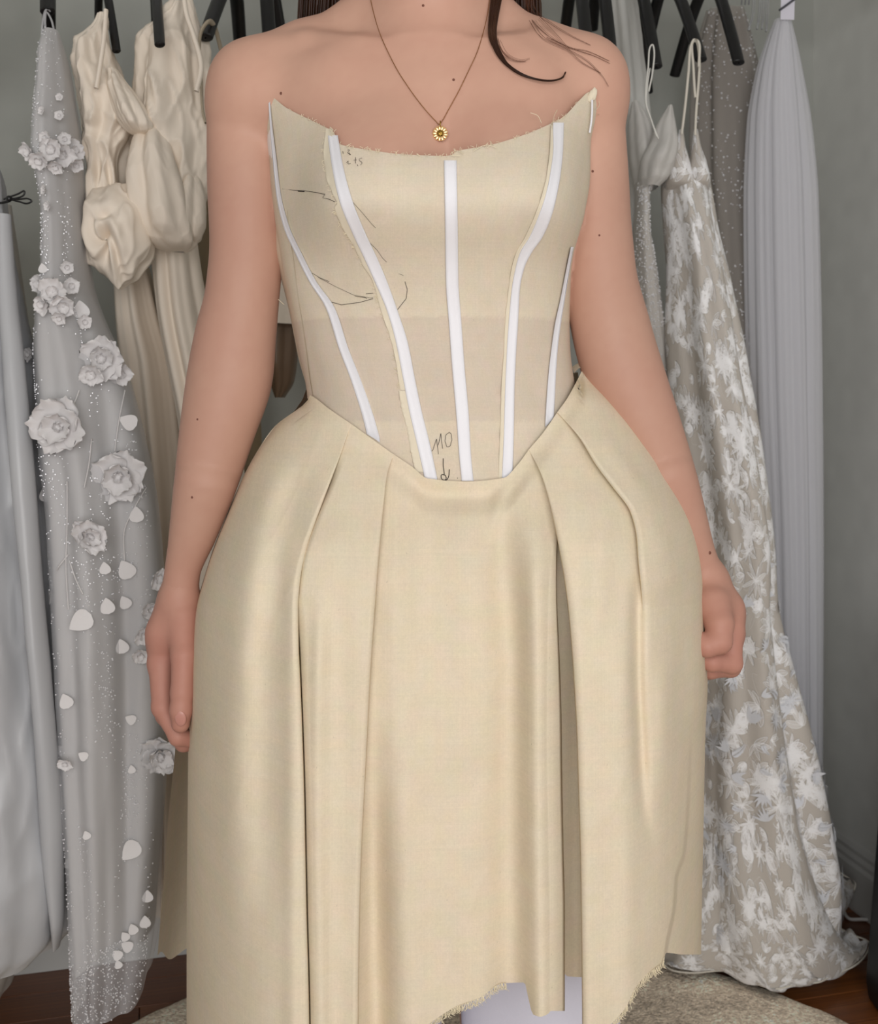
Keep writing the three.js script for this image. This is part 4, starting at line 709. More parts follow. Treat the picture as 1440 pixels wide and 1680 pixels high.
{ // their straps, outside the frame
  const [a, b] = ['satin_gown', 'grey_gown'].map((n) => scene.getObjectByName(n));
  for (const dx of [-14, 12]) { part(a, 'strap', tube([[-62 + dx * 2, 262], [-62 + dx, 120], [-61, 16]].map(([x, y]) => P(x, y, 1.432)), 0.0022, { k: 6 }), whiteSatin); part(b, 'strap', tube([[-24 + dx, 340], [-24 + dx * 0.6, 160], [-24, 24]].map(([x, y]) => P(x, y, 1.622)), 0.0022, { k: 6 }), greySatin); }
}
{ // a bow of thin black cord beside the satin gown
  const bow = part(scene, 'cord_bow', [tube([[6, 327], [16, 323], [30, 318], [40, 313], [39, 320], [28, 325], [15, 326]].map(([x, y]) => P(x, y, 1.40)), 0.0012, { k: 6 }), tube([[14, 326], [30, 327], [46, 326], [52, 330], [44, 334], [32, 331], [15, 327]].map(([x, y]) => P(x, y, 1.398)), 0.0012, { k: 6 }), tube([[-40, 331], [0, 333], [16, 330]].map(([x, y]) => P(x, y, 1.40)), 0.0016, { k: 6 }), (() => { const g = new THREE.SphereGeometry(0.0042, 10, 8), p = P(15, 326, 1.398); g.translate(p.x, p.y, p.z); return g; })()], blackPlastic);
  tag(bow, 'small black cord bow sticking out beside the satin gown', 'bow');
}
// ---- the gown with white fabric flowers
{
  const t = thing('flowered_gown', 'sheer beaded white tulle gown covered in three-dimensional white fabric flowers', 'gown', P(150, 1670, 1.5));
  const rows = [[46, 72, 96, 1.460, 0.016], [80, 70, 106, 1.460, 0.041], [140, 68, 116, 1.460, 0.057], [200, 66, 124, 1.460, 0.070], [240, 64, 128, 1.460, 0.074], [290, 72, 130, 1.460, 0.070], [340, 79, 132, 1.460, 0.066], [400, 82, 136, 1.460, 0.070], [460, 78, 146, 1.460, 0.078], [520, 68, 168, 1.460, 0.086], [600, 62, 204, 1.460, 0.094], [720, 62, 236, 1.460, 0.102], [850, 74, 258, 1.460, 0.107], [1000, 84, 270, 1.460, 0.111], [1150, 96, 274, 1.460, 0.115], [1300, 108, 272, 1.460, 0.115], [1450, 124, 264, 1.460, 0.115], [1600, 138, 250, 1.460, 0.111]];
  const folds = [[4, 0.10, 2.3, 0.25], [7, 0.06, 0.6, 0.3], [12, 0.02, 0, 0.6]], fade = (v) => 0.25 + 0.75 * sstep(0.25, 0.55, v);
  part(t, 'lining', drape(rows, { folds, fade, out: -0.07, seed: 3, nu: 160, nv: 150, crumple: 0.003, crumpleSize: 14, hem: (u) => -22 + 26 * Math.sin(u * 14) }), phys(0xb5b2b0, 0.5, { sheen: 0.2 }), 'pale grey satin lining');
  const over = [...rows.slice(0, -1), [1600, 136, 254, 1.460, 0.115], [1676, 142, 240, 1.460, 0.111]];
  const gt = drape(over, { folds, fade, seed: 3, nu: 160, nv: 150, crumple: 0.003, crumpleSize: 14 });
  part(t, 'tulle_layer', gt, tulle, 'sheer tulle overlay');
  sequins(t, gt.surf, 2600, 61, (u, v) => clamp(0.12 + 0.9 * fbm(u * 16, v * 9, 4, 2) + (v > 0.92 ? 0.6 : 0), 0, 1) * (v < 0.3 ? 0.35 : 1), 0.00095);
  // flowers: a small centre with ruffled petals around it
  const petalShape = (k) => grid(8, 9, (u, v) => { const w = (0.16 + 0.36 * Math.pow(Math.sin(Math.PI * Math.min(0.62, v * 0.62)), 0.8)) * Math.sqrt(Math.max(0, 1 - Math.pow(v, 7) * 0.75)), x = (u - 0.5) * 2 * w, e = (2 * u - 1) ** 2; return V3(x, v * (1 - 0.16 * e) + 0.05 * v * Math.sin(u * 13 + k * 2), 0.22 * v * v + 0.09 * Math.sin(u * 11 + k * 2.1) * v * v + 0.35 * x * x); }, { uv: (u, v) => [u * 0.05, v * 0.05] });
  const shapes = [0, 1, 2].map(petalShape), heart = new THREE.IcosahedronGeometry(0.16, 1);
  const base = t.position;
  reseed(500);
  const flower = (px, py, r, tiltX = 0, tiltY = 0, squash = 1, z = 0) => {
    const y = clamp((py - 46) / (1676 - 46), 0, 1); let best = null, bd = 1e9;
    for (let i = 0; i <= 60; i++) { const u = 0.01 + 0.48 * i / 60, p = gt.surf(u, y), [x] = pix(p); if (Math.abs(x - px) < bd) { bd = Math.abs(x - px); best = p; } }
    const dist = -best.z - 0.010 - z, at = P(px, py, dist), R = r / FOCAL * dist;
    const f = new THREE.Mesh(heart, petalCloth); f.name = 'flower'; f.position.copy(at).sub(base); f.scale.set(R * squash, R, R); f.rotation.set(tiltX, tiltY, rr(0, 6)); f.castShadow = f.receiveShadow = true; t.add(f);
    if (r < 16) { const l = [heart.clone()]; for (let i = 0; i < 8; i++) { const q = shapes[i % 3].clone(), k = i < 5 ? 1.05 : 0.62; q.rotateX(i < 5 ? 0.25 : 0.75); q.rotateZ(i < 5 ? i / 5 * 6.283 + rr(-0.1, 0.1) : i / 3 * 6.283); q.scale(k, k, k); l.push(q); } f.geometry = merge(l); return; }
    const ring = (n, s, lift, off) => { for (let i = 0; i < n; i++) { const p = new THREE.Mesh(shapes[Math.floor(rnd() * 3)], petalCloth); p.name = 'petal'; p.rotation.set(-lift, 0, 0); const h = new THREE.Object3D(); p.rotation.order = 'ZXY'; p.rotation.z = (i / n) * Math.PI * 2 + off + rr(-0.12, 0.12); p.rotation.x = lift + rr(-0.12, 0.12); p.scale.setScalar(s * rr(0.88, 1.12)); p.castShadow = p.receiveShadow = true; f.add(p); } };
    if (r > 24) { ring(8, 1.04, 0.12, 0); ring(6, 0.74, 0.55, 0.3); ring(4, 0.42, 0.95, 0.1); } else { ring(5, 1.05, 0.25, 0); ring(3, 0.66, 0.7, 0.4); }
  };
  for (const [x, y, r, tx, ty, q] of [[50, 248, 17, 0.5, -0.6], [66, 262, 18, 0.6, -0.2], [84, 244, 20, 0.3, 0.1], [104, 252, 21, 0.4, 0.2], [122, 246, 18, 0.3, 0.5], [92, 272, 14, 0.8, 0], [124, 270, 13, 0.6, 0.5], [76, 226, 12, 0.2, -0.3], [106, 228, 12, 0.2, 0.3], [98, 190, 9], [70, 182, 8, 0, -0.5], [98, 160, 7], [74, 312, 9, 0, -0.8], [80, 338, 9, 0.2, -0.6], [110, 438, 12, 0.3, 0.3], [66, 466, 17, 0.1, -0.5], [88, 478, 24, 0.1, 0], [104, 502, 22, 0.4, 0.2], [72, 498, 18, 0.4, -0.5], [116, 470, 15, 0, 0.5], [98, 520, 13, 0.6, 0], [168, 586, 38, 0.2, 0.1], [150, 612, 22, 0.4, 0], [196, 612, 20, 0.4, 0.5], [98, 700, 47, 0.05, 0], [196, 780, 47, 0.15, 0.1], [146, 880, 34, 0, 0.5, 0.7], [258, 950, 20, 0, 0.5, 0.6], [246, 1000, 22, 0, 0.6, 0.6], [236, 1040, 20, 0.2, 0.4, 0.7], [230, 1074, 16, 0.4, 0.3], [262, 1238, 36, 0.2, 0.4, 0.9], [98, 1226, 20, 0.4, -0.2, 0.6], [108, 1252, 15, 0.2, 0, 0.7], [138, 528, 13, 0.2, 0.5], [50, 582, 13, 0, -0.6]]) flower(x, y, r, tx ?? 0, ty ?? 0, q ?? 1);
  // single petals and the fine stems between them
  const leaf = grid(8, 14, (u, v) => { const w = 0.44 * Math.pow(Math.sin(Math.PI * Math.pow(v, 0.62)), 0.8), x = (u - 0.5) * 2 * w; return V3(x, v - 0.5, 0.3 * x * x + 0.12 * v * v); }, { uv: (u, v) => [u * 0.03, v * 0.03] });
  const find = (px, py) => { const y = clamp((py - 46) / (1676 - 46), 0, 1); let best = null, bd = 1e9; for (let i = 0; i <= 60; i++) { const p = gt.surf(0.01 + 0.48 * i / 60, y), [x] = pix(p); if (Math.abs(x - px) < bd) { bd = Math.abs(x - px); best = p; } } return P(px, py, -best.z - 0.004); };
  for (const [x, y, r, a] of [[210, 692, 30, 1.2], [224, 844, 26, 0.1], [207, 934, 32, 0.5], [132, 1020, 38, 2.2], [176, 994, 26, 0.2], [205, 988, 22, 0.5], [172, 932, 20, 0.2], [76, 402, 26, 0.3], [133, 508, 30, 0.2], [70, 440, 16, 0.2], [200, 1060, 24, 0.3], [80, 980, 24, 0.1], [76, 810, 26, 0.2], [108, 1150, 24, 0.4], [214, 1396, 34, 2.4], [238, 1512, 20, 0.1], [218, 1524, 18, 0.4], [205, 1536, 16, 0.6], [208, 1552, 20, 1], [192, 1566, 18, 0.8], [194, 1582, 14, 0.4], [136, 1240, 16, 1], [142, 1370, 14, 0.4], [112, 1416, 16, 0.2], [214, 1180, 18, 1.1], [216, 1262, 14, 0.2], [242, 1470, 20, 0.1], [90, 1260, 18, 0.3]]) {
    const p = find(x, y), m = new THREE.Mesh(leaf, petalCloth); m.name = 'petal'; m.position.copy(p).sub(base); m.scale.setScalar(r / FOCAL * 1.42); m.rotation.set(-0.15, 0.2, a); m.castShadow = m.receiveShadow = true; t.add(m);
  }
  const vines = [[[205, 640], [195, 690], [188, 740]], [[240, 800], [222, 830], [204, 870], [204, 920]], [[110, 790], [110, 860], [108, 930], [112, 1000]], [[112, 910], [96, 930], [86, 960], [82, 990]], [[114, 920], [124, 950], [136, 975]], [[150, 720], [146, 760], [138, 800]], [[130, 640], [122, 660], [112, 672]]];
  part(t, 'embroidered_stem', vines.map((v) => tube(v.map(([x, y]) => find(x, y)), 0.0008, { k: 4 })), petalCloth);
  for (const s of [[[80, 70], [74, 40], [76, 20], [84, 32], [92, 72]], [[72, 90], [69, 50], [76, 16], [82, 18]]]) part(t, 'strap', tube(s.map(([x, y]) => P(x, y, 1.462)), 0.0026, { k: 6, flat: 0.5 }), tulle);
}
// ---- the two cream cotton dresses
const crease = (s, n) => (x, y, z) => 0.22 * fbm(x * n * 0.7 + s, y * n * 0.4, z * n * 0.7, 2) + 0.20 * (ridged(x * n * 0.8 + y * 0.4 + s, y * n * 0.28, z * n * 0.8) - 0.4) + 0.07 * (ridged(x * n * 1.7 - y * 0.5, y * n * 0.5 + s, z * n * 1.7) - 0.4);
{
  const t = thing('rosette_dress', 'cream cotton dress with a gathered rosette-shaped sleeve hanging below its bodice', 'dress', P(230, 1500, 1.62));
  part(t, 'bodice', drape([[20, 160, 176, 1.53, 0.008], [44, 148, 180, 1.53, 0.02], [66, 134, 186, 1.54, 0.045], [105, 128, 200, 1.55, 0.06], [150, 132, 218, 1.55, 0.07], [190, 137, 232, 1.55, 0.075], [225, 143, 214, 1.55, 0.06], [260, 149, 206, 1.55, 0.055], [310, 145, 210, 1.55, 0.06], [350, 141, 216, 1.55, 0.06]], { folds: [[5, 0.07, 0.4, 0.8], [9, 0.04, 2, 0.4]], crumple: 0.026, crumpleSize: 22, seed: 21, nu: 120, nv: 110, fade: () => 1 }), creamCotton);
  part(t, 'sleeve_cap', drape([[112, 180, 192, 1.50, 0.008], [132, 180, 208, 1.495, 0.018], [155, 184, 226, 1.49, 0.026], [178, 190, 240, 1.485, 0.03], [198, 200, 247, 1.485, 0.028], [212, 212, 244, 1.49, 0.018], [220, 220, 236, 1.50, 0.006]], { folds: [[4, 0.14, 0.6, 0.7], [7, 0.08, 2, 0.5]], crumple: 0.008, crumpleSize: 26, seed: 25, nu: 90, nv: 60, fade: () => 1 }), creamCotton);
  part(t, 'strap', tube([[174, 16], [171, 60], [164, 110], [158, 145]].map(([x, y]) => P(x, y, 1.472)), 0.005, { k: 8, flat: 0.6 }), creamCotton);
  part(t, 'rosette', blob(192, 384, 1.505, 55, 82, 0.060, (x, y, z) => { const cx = x + 0.12, cy = y + 0.30, r = Math.hypot(cx * 1.1, cy * 0.85), a = Math.atan2(cy, cx), sw = Math.sin(3 * a + r * 11 + 1.4 * noise3(x * 2, y * 2, 5)); return crease(5, 2.2)(x, y, z) * 0.7 + (z > 0 ? z * (0.13 * sw * sstep(0.95, 0.5, r) - 0.42 * bell(cx * 1.7, 0.34) * bell(cy, 0.40)) : 0) + 0.03 * Math.sin(a * 9 + 2 * r) * sstep(0.5, 0.9, r); }, 130), creamCotton, 'gathered rosette');
  part(t, 'gown_skirt', drape([[430, 190, 240, 1.64, 0.05], [520, 196, 262, 1.67, 0.07], [600, 204, 286, 1.69, 0.08], [700, 220, 298, 1.70, 0.09], [800, 236, 305, 1.70, 0.095], [920, 252, 310, 1.70, 0.10], [1200, 258, 314, 1.70, 0.10], [1500, 262, 318, 1.70, 0.10]], { folds: [[7, 0.08, 0.6, 0.2], [13, 0.03, 1, 0.3]], seed: 22, fade: () => 1 }), creamCotton);
}
{
  const t = thing('crumpled_dress', 'crumpled ivory cotton dress with a large puffed sleeve, hanging nearest the arm', 'dress', P(300, 1500, 1.66));
  part(t, 'bodice', drape([[-40, 286, 304, 1.56, 0.012], [0, 278, 318, 1.56, 0.03], [30, 262, 324, 1.57, 0.045], [50, 238, 332, 1.58, 0.06], [100, 228, 342, 1.58, 0.07], [160, 222, 352, 1.58, 0.075], [220, 224, 352, 1.58, 0.075], [280, 232, 345, 1.58, 0.07], [330, 240, 335, 1.58, 0.06]], { folds: [[4, 0.09, 0.9, 0.6], [8, 0.05, 2, 0.5]], crumple: 0.030, crumpleSize: 20, seed: 31, nu: 130, nv: 120, fade: () => 1 }), creamCotton);
  part(t, 'strap', tube([[300, -30], [305, 20], [318, 60], [330, 110], [322, 150]].map(([x, y]) => P(x, y, 1.50)), 0.006, { k: 8, flat: 0.6 }), creamCotton);
  part(t, 'puff_sleeve', drape([[184, 236, 256, 1.53, 0.012], [206, 226, 272, 1.525, 0.03], [240, 217, 286, 1.52, 0.048], [285, 211, 300, 1.515, 0.058], [330, 213, 314, 1.515, 0.06], [366, 224, 322, 1.515, 0.052], [390, 242, 322, 1.52, 0.036], [406, 262, 314, 1.53, 0.018], [413, 276, 302, 1.54, 0.004]], { folds: [[3, 0.12, 0.4, 0.5], [6, 0.08, 1.9, 0.6]], crumple: 0.010, crumpleSize: 20, stretch: 0.45, seed: 37, nu: 120, nv: 90, fade: () => 1 }), creamCotton, 'puffed sleeve');
  part(t, 'puff_sleeve', drape([[276, 302, 316, 1.545, 0.008], [296, 294, 328, 1.54, 0.02], [325, 288, 334, 1.535, 0.034], [360, 290, 336, 1.53, 0.04], [385, 298, 330, 1.535, 0.03], [398, 306, 322, 1.54, 0.008]], { folds: [[4, 0.16, 1.2, 0.5]], crumple: 0.007, crumpleSize: 28, stretch: 0.5, seed: 38, nu: 90, nv: 60, fade: () => 1 }), creamCotton, 'turned-up cuff of the sleeve');
  part(t, 'gown_skirt', drape([[380, 250, 320, 1.63, 0.06], [450, 255, 330, 1.64, 0.07], [520, 266, 345, 1.65, 0.09], [600, 282, 365, 1.66, 0.10], [700, 300, 385, 1.66, 0.10], [900, 318, 410, 1.66, 0.10], [1500, 330, 430, 1.66, 0.11]], { folds: [[6, 0.07, 1.6, 0.2], [11, 0.03, 1, 0.3]], seed: 32, fade: () => 1 }), creamCotton);
}
{
  const taupe = phys(0x8d7b5f, 0.55, { sheen: 0.3 }), strap = std(0xa79a86, 0.6);
  const t = thing('taupe_slip', 'dark taupe slip dress hanging by wide straps behind the shoulder', 'dress', P(350, 1400, 1.78));
  part(t, 'gown_skirt', drape([[150, 322, 372, 1.80, 0.02], [200, 312, 388, 1.83, 0.03], [300, 306, 402, 1.85, 0.05], [420, 314, 410, 1.86, 0.06], [600, 330, 425, 1.87, 0.06], [1000, 340, 440, 1.88, 0.06], [1400, 340, 450, 1.88, 0.06]], { folds: [[5, 0.06, 0.4, 0.3]], seed: 41, fade: () => 1 }), taupe);
  part(t, 'strap', tube([[338, 202], [333, 185], [330, 130], [327, 80], [330, 52], [341, 36], [352, 44], [360, 72], [368, 104], [372, 130], [370, 160]].map(([x, y], i) => P(x, y, i < 5 ? 1.535 + i * 0.002 : 1.55 + (i - 5) * 0.03)), 0.0042, { k: 8, flat: 0.5, n: 60 }), strap, 'taupe strap');
}
{
  const t = thing('beige_blouse', 'pale beige garment hem glimpsed in the gap between arm and waist', 'blouse', P(465, 532, 1.80));
  part(t, 'garment_body', drape([[84, 440, 490, 1.80, 0.02], [120, 424, 500, 1.82, 0.05], [200, 412, 505, 1.82, 0.06], [400, 418, 505, 1.82, 0.08], [500, 428, 502, 1.82, 0.08], [531, 430, 500, 1.82, 0.08]], { folds: [[5, 0.05, 0, 0.3]], seed: 51, fade: () => 1 }), creamCotton);
  const s = thing('brown_skirt', 'shadowed brown satin skirt below the beige hem, behind her elbow', 'skirt', P(465, 655, 1.80));
  part(s, 'garment_body', drape([[500, 436, 492, 1.82, 0.04], [540, 436, 490, 1.82, 0.05], [590, 438, 487, 1.82, 0.05], [625, 444, 482, 1.82, 0.04], [652, 452, 466, 1.82, 0.03]], { folds: [[5, 0.08, 0, 0.5]], seed: 52, fade: () => 1 }), phys(0x6e5844, 0.4, { sheen: 0.3 }));
}
// ---- right of her: gauze, organza, lace, sparkling tulle, veil
{
  const gauze = std(0xd9d8d4, 0.9, { transparent: true, opacity: 0.75 });
  const t = thing('gauze_wrap', 'gauzy off-white wrap hanging behind her shoulder on the right', 'wrap', P(1020, 420, 1.80));
  part(t, 'garment_body', drape([[-30, 988, 1040, 1.93, 0.03], [60, 994, 1050, 1.93, 0.04], [150, 1002, 1060, 1.93, 0.045], [250, 1010, 1068, 1.93, 0.045], [340, 1012, 1058, 1.93, 0.045], [420, 1012, 1045, 1.93, 0.04]], { folds: [[5, 0.12, 0.4, 0.5], [9, 0.05, 1, 0.4]], crumple: 0.006, crumpleSize: 14, seed: 61, fade: () => 1 }), gauze);
}
{
  const organza = std(0xd7d4d0, 0.75, { transparent: true, opacity: 0.86 });
  const t = thing('organza_gown', 'pale organza gown with a pointed cup and a narrow beaded waist', 'gown', P(1110, 1580, 1.84));
  part(t, 'cup', drape([[172, 1096, 1102, 1.75, 0.006], [200, 1078, 1107, 1.75, 0.02], [228, 1066, 1110, 1.75, 0.035], [255, 1052, 1106, 1.75, 0.045], [285, 1048, 1094, 1.76, 0.045], [304, 1052, 1078, 1.76, 0.03]], { crumple: 0.005, crumpleSize: 26, seed: 71, nu: 70, nv: 50, folds: [[5, 0.06, 0, 0.4]], fade: () => 1 }), organza);
  part(t, 'cup', drape([[165, 1036, 1048, 1.80, 0.01], [200, 1032, 1066, 1.80, 0.03], [250, 1034, 1074, 1.80, 0.045], [290, 1040, 1072, 1.79, 0.045], [312, 1043, 1066, 1.79, 0.035]], { crumple: 0.005, crumpleSize: 24, seed: 72, nu: 70, nv: 50, folds: [[5, 0.06, 1, 0.4]], fade: () => 1 }), organza);
  const g = drape([[296, 1042, 1068, 1.78, 0.03], [330, 1042, 1064, 1.78, 0.035], [366, 1040, 1064, 1.78, 0.04], [420, 1036, 1072, 1.81, 0.05], [500, 1038, 1084, 1.84, 0.05], [600, 1044, 1100, 1.87, 0.05], [800, 1050, 1116, 1.92, 0.05], [1100, 1052, 1116, 1.98, 0.045], [1400, 1056, 1116, 2.02, 0.045], [1500, 1056, 1116, 2.02, 0.045]], { folds: [[6, 0.07, 0.5, 0.3], [11, 0.04, 0, 0.4]], seed: 73 });
  part(t, 'gown_skirt', g, greySatin); sequins(t, g.surf, 1500, 62, (u, v) => clamp(0.35 + 0.8 * fbm(u * 20, v * 14, 2, 2) + (v < 0.2 ? 0.5 : 0), 0, 1), 0.0014);
  const thread = std(0xe6e4de, 0.8);
  part(t, 'strap', tube([[1077, 224], [1068, 196], [1060, 172], [1059, 150], [1063, 112], [1066, 78], [1070, 73], [1073, 84], [1070, 120], [1064, 150]].map(([x, y]) => P(x, y, 1.705)), 0.0013, { k: 5, n: 60 }), thread);
  part(t, 'strap', tube([[1080, 228], [1066, 190], [1060, 168], [1062, 140], [1066, 112]].map(([x, y]) => P(x, y, 1.71)), 0.0010, { k: 5, n: 40 }), thread);
}
{
  const motif = (c, S, x, y, r, a0, n, light, q) => {   // embroidered sprays: rounded petals, tulips, curved leaves
    const kind = rnd(), fan = kind < 0.35 ? rr(1.0, 1.7) : kind < 0.7 ? rr(2.2, 3.4) : 6.28, m = kind < 0.35 ? 3 + Math.floor(rnd() * 3) : kind < 0.7 ? 4 + Math.floor(rnd() * 4) : 9 + Math.floor(rnd() * 6), wide = kind < 0.35 ? 0.30 : kind < 0.7 ? 0.22 : 0.13;
    for (let i = 0; i < m; i++) {
      const a = a0 + (i / m - 0.5) * fan + rr(-0.12, 0.12), l = r * rr(0.65, 1.05), w = l * wide * rr(0.8, 1.25), b = rr(-0.3, 0.3) * l;
      c.save(); c.translate(x, y); c.rotate(a); c.beginPath(); c.moveTo(0, 0); c.bezierCurveTo(l * 0.25, -w * 1.1 + b * 0.3, l * 0.8, -w * 0.9 + b, l, b * 0.6); c.bezierCurveTo(l * 0.8, w * 0.9 + b * 0.6, l * 0.25, w * 1.1, 0, 0);
      c.fillStyle = `rgba(${light},${rr(0.15, 0.5) * q})`; c.fill(); c.strokeStyle = `rgba(${light},${rr(0.7, 1) * q})`; c.lineWidth = 4; c.stroke();
      c.beginPath(); c.moveTo(l * 0.15, 0); c.quadraticCurveTo(l * 0.5, b * 0.4, l * 0.85, b * 0.55); c.lineWidth = 2.4; c.stroke(); c.restore();
    }
  };
  const draw = (base, light) => (c, w, h) => {
    c.fillStyle = base; c.fillRect(0, 0, w, h); reseed(811);
    for (let k = 0; k < 560; k++) {
      const x = rnd() * w, y = rnd() * h, r = rr(56, 118), n = 6 + Math.floor(rnd() * 9), a = rr(0, 6.3), s0 = seedN;
      for (const ox of [-w, 0, w]) for (const oy of [-h, 0, h]) { if (x + ox < -130 || x + ox > w + 130 || y + oy < -130 || y + oy > h + 130) continue; seedN = s0; motif(c, w, x + ox, y + oy, r, a, n, light, 1); }
      seedN = s0 + 99;
    }
    c.globalAlpha = 0.5; for (let k = 0; k < 160; k++) { const x = rnd() * w, y = rnd() * h; c.strokeStyle = `rgba(${light},0.8)`; c.lineWidth = 2; c.beginPath(); c.moveTo(x, y); c.bezierCurveTo(x + rr(-90, 90), y + rr(-90, 90), x + rr(-120, 120), y + rr(-120, 120), x + rr(-160, 160), y + rr(-160, 160)); c.stroke(); } c.globalAlpha = 1;
  };
  const laceMap = canvasTexture(2048, 2048, draw('#c6bfb7', '252,252,254')), laceBump = canvasTexture(1024, 1024, (c, w, h) => { c.scale(0.5, 0.5); draw('#000', '255,255,255')(c, 2048, 2048); }, false);
  for (const m of [laceMap, laceBump]) m.repeat.set(1.5, 1.5);
  const lace = std(0xffffff, 0.8, { map: laceMap, bumpMap: laceBump, bumpScale: 0.0012 });
  const t = thing('lace_gown', 'ivory floral lace gown on thin straps with a train spread on the floor', 'gown', P(1240, 1590, 1.85));
  const rows = [[262, 1094, 1156, 1.80, 0.04], [300, 1086, 1163, 1.80, 0.06], [360, 1090, 1172, 1.80, 0.075], [440, 1096, 1190, 1.80, 0.085], [520, 1096, 1206, 1.81, 0.095], [600, 1100, 1219, 1.81, 0.10], [700, 1108, 1236, 1.82, 0.11], [800, 1118, 1250, 1.82, 0.12], [900, 1128, 1262, 1.83, 0.125], [1000, 1128, 1268, 1.83, 0.115], [1100, 1124, 1288, 1.84, 0.115], [1200, 1118, 1312, 1.85, 0.115], [1300, 1112, 1335, 1.87, 0.115], [1400, 1108, 1354, 1.89, 0.115], [1500, 1100, 1368, 1.91, 0.11], [1560, 1096, 1366, 1.92, 0.10]];
  const g = drape(rows, { folds: [[4, 0.11, 1.1, 0.15], [7, 0.06, 0.2, 0.35], [12, 0.02, 0.5, 0.4]], fade: (v) => 0.5 + 0.5 * sstep(0, 0.3, v), seed: 81, nu: 200, nv: 200, crumple: 0.004, crumpleSize: 12, uvW: 0.95 });
  part(t, 'gown_skirt', g, lace);
  // V-shaped front: two pointed lace cups
  for (const [x0, x1, x2] of [[1117, 1092, 1136], [1141, 1128, 1164]]) part(t, 'cup', drape([[212, x0 - 3, x0 + 3, 1.75, 0.005], [235, mix(x0, x1, 0.35) - 2, mix(x0, x2, 0.3), 1.75, 0.015], [262, mix(x0, x1, 0.75), mix(x0, x2, 0.7), 1.755, 0.025], [296, x1, x2, 1.765, 0.032], [316, x1 + 4, x2 - 2, 1.79, 0.02]], { nu: 60, nv: 40, crumple: 0.003, crumpleSize: 30, seed: x0, uvW: 0.2 }), lace);
  const strap = std(0xd8d2c6, 0.7);
  part(t, 'strap', tube([[1118, 220], [1123, 180], [1129, 120], [1133, 76], [1139, 64], [1146, 70], [1146, 110]].map(([x, y]) => P(x, y, 1.722)), 0.0021, { k: 6, n: 50 }), strap);
  part(t, 'strap', tube([[1140, 222], [1142, 180], [1146, 130], [1147, 98], [1142, 68], [1136, 70], [1137, 110], [1140, 160]].map(([x, y]) => P(x, y, 1.728)), 0.0021, { k: 6, n: 50 }), strap);
  // train lying on the boards
  const edge = [[1078, 1566, 1.93], [1083, 1583, 1.90], [1100, 1612, 1.86], [1133, 1614, 1.85], [1193, 1611, 1.855], [1247, 1632, 1.81], [1274, 1638, 1.80], [1308, 1629, 1.815], [1342, 1625, 1.82], [1367, 1612, 1.845], [1398, 1596, 1.87], [1419, 1577, 1.91], [1423, 1553, 1.95], [1394, 1544, 1.985], [1374, 1526, 2.02], [1387, 1492, 2.06], [1402, 1457, 2.08], [1384, 1444, 2.09], [1362, 1430, 2.09]].map((q) => P(...q));
  for (const p of edge) p.y = Math.max(p.y, 0.019);
  const ec = curve(edge), hub = (u) => g.surf(mix(0.03, 0.5, u), 0.84 + 0.02 * Math.sin(u * 9));
  part(t, 'train', grid(170, 30, (u, v) => {
    const o = ec.getPoint(u), p = hub(u), q = V3(mix(p.x, o.x, v), 0, mix(p.z, o.z, v)), rip = 0.5 + 0.5 * Math.sin(u * 46 + 3 * noise3(u * 9, 1, 1)); q.y = mix(p.y, o.y, 1 - Math.pow(1 - v, 2.1)) + (0.012 * rip * v + 0.010 * sstep(0.85, 1, v) * Math.abs(noise3(u * 60, v, 2)) + 0.012 * Math.sin(v * Math.PI) * noise3(u * 14, v * 3, 3)) * 1; q.y = Math.max(q.y, 0.018); return q;
  }, { uv: (u, v, p) => [u * 0.9, v * 0.35], flip: true }), lace, 'lace train spread on the floor');
  part(t, 'edge_cord', tube(edge.map((p) => p.clone().add(V3(0, 0.010, 0.002))), 0.0016, { k: 5, n: 170 }), strap);
  // raised applique flowers on the skirt and the train
  const slim = (w0, bend) => grid(3, 6, (u, v) => { const w = Math.sin(Math.PI * Math.pow(v, 0.8)) * w0, x = (u - 0.5) * 2 * w; return V3(x + bend * v * v, v, 0.10 * v * (1 - v) + 0.9 * x * x + 0.03 * v); }, { uv: (u, v) => [u, v] });
  const spray = (n, fan, w0, s0, bend) => { const l = []; for (let i = 0; i < n; i++) { const q = slim(w0, bend * rr(-1, 1)), s = rr(s0, 1); q.scale(s, s, 1); q.rotateZ(fan * ((i + rr(-0.2, 0.2)) / n - 0.5)); l.push(q); } return merge(l); };
  const fern = () => { const l = []; for (let i = 0; i < 11; i++) for (const s of [-1, 1]) { const q = slim(0.16, 0.1 * s), k = 0.34 * (1 - i / 15); q.scale(k, k, 1); q.rotateZ(s * 0.95); q.translate(0.08 * Math.sin(i * 0.3), i * 0.085 - 0.4, 0); l.push(q); } return merge(l); };
  reseed(82); const shapes = [spray(17, 6.28, 0.05, 0.55, 0.3), spray(5, 1.2, 0.13, 0.85, 0.2), fern(), spray(8, 2.4, 0.085, 0.6, 0.35)];
  const white = std(0xe2e4ea, 0.9); reseed(83); let placed = 0, guard = 0;
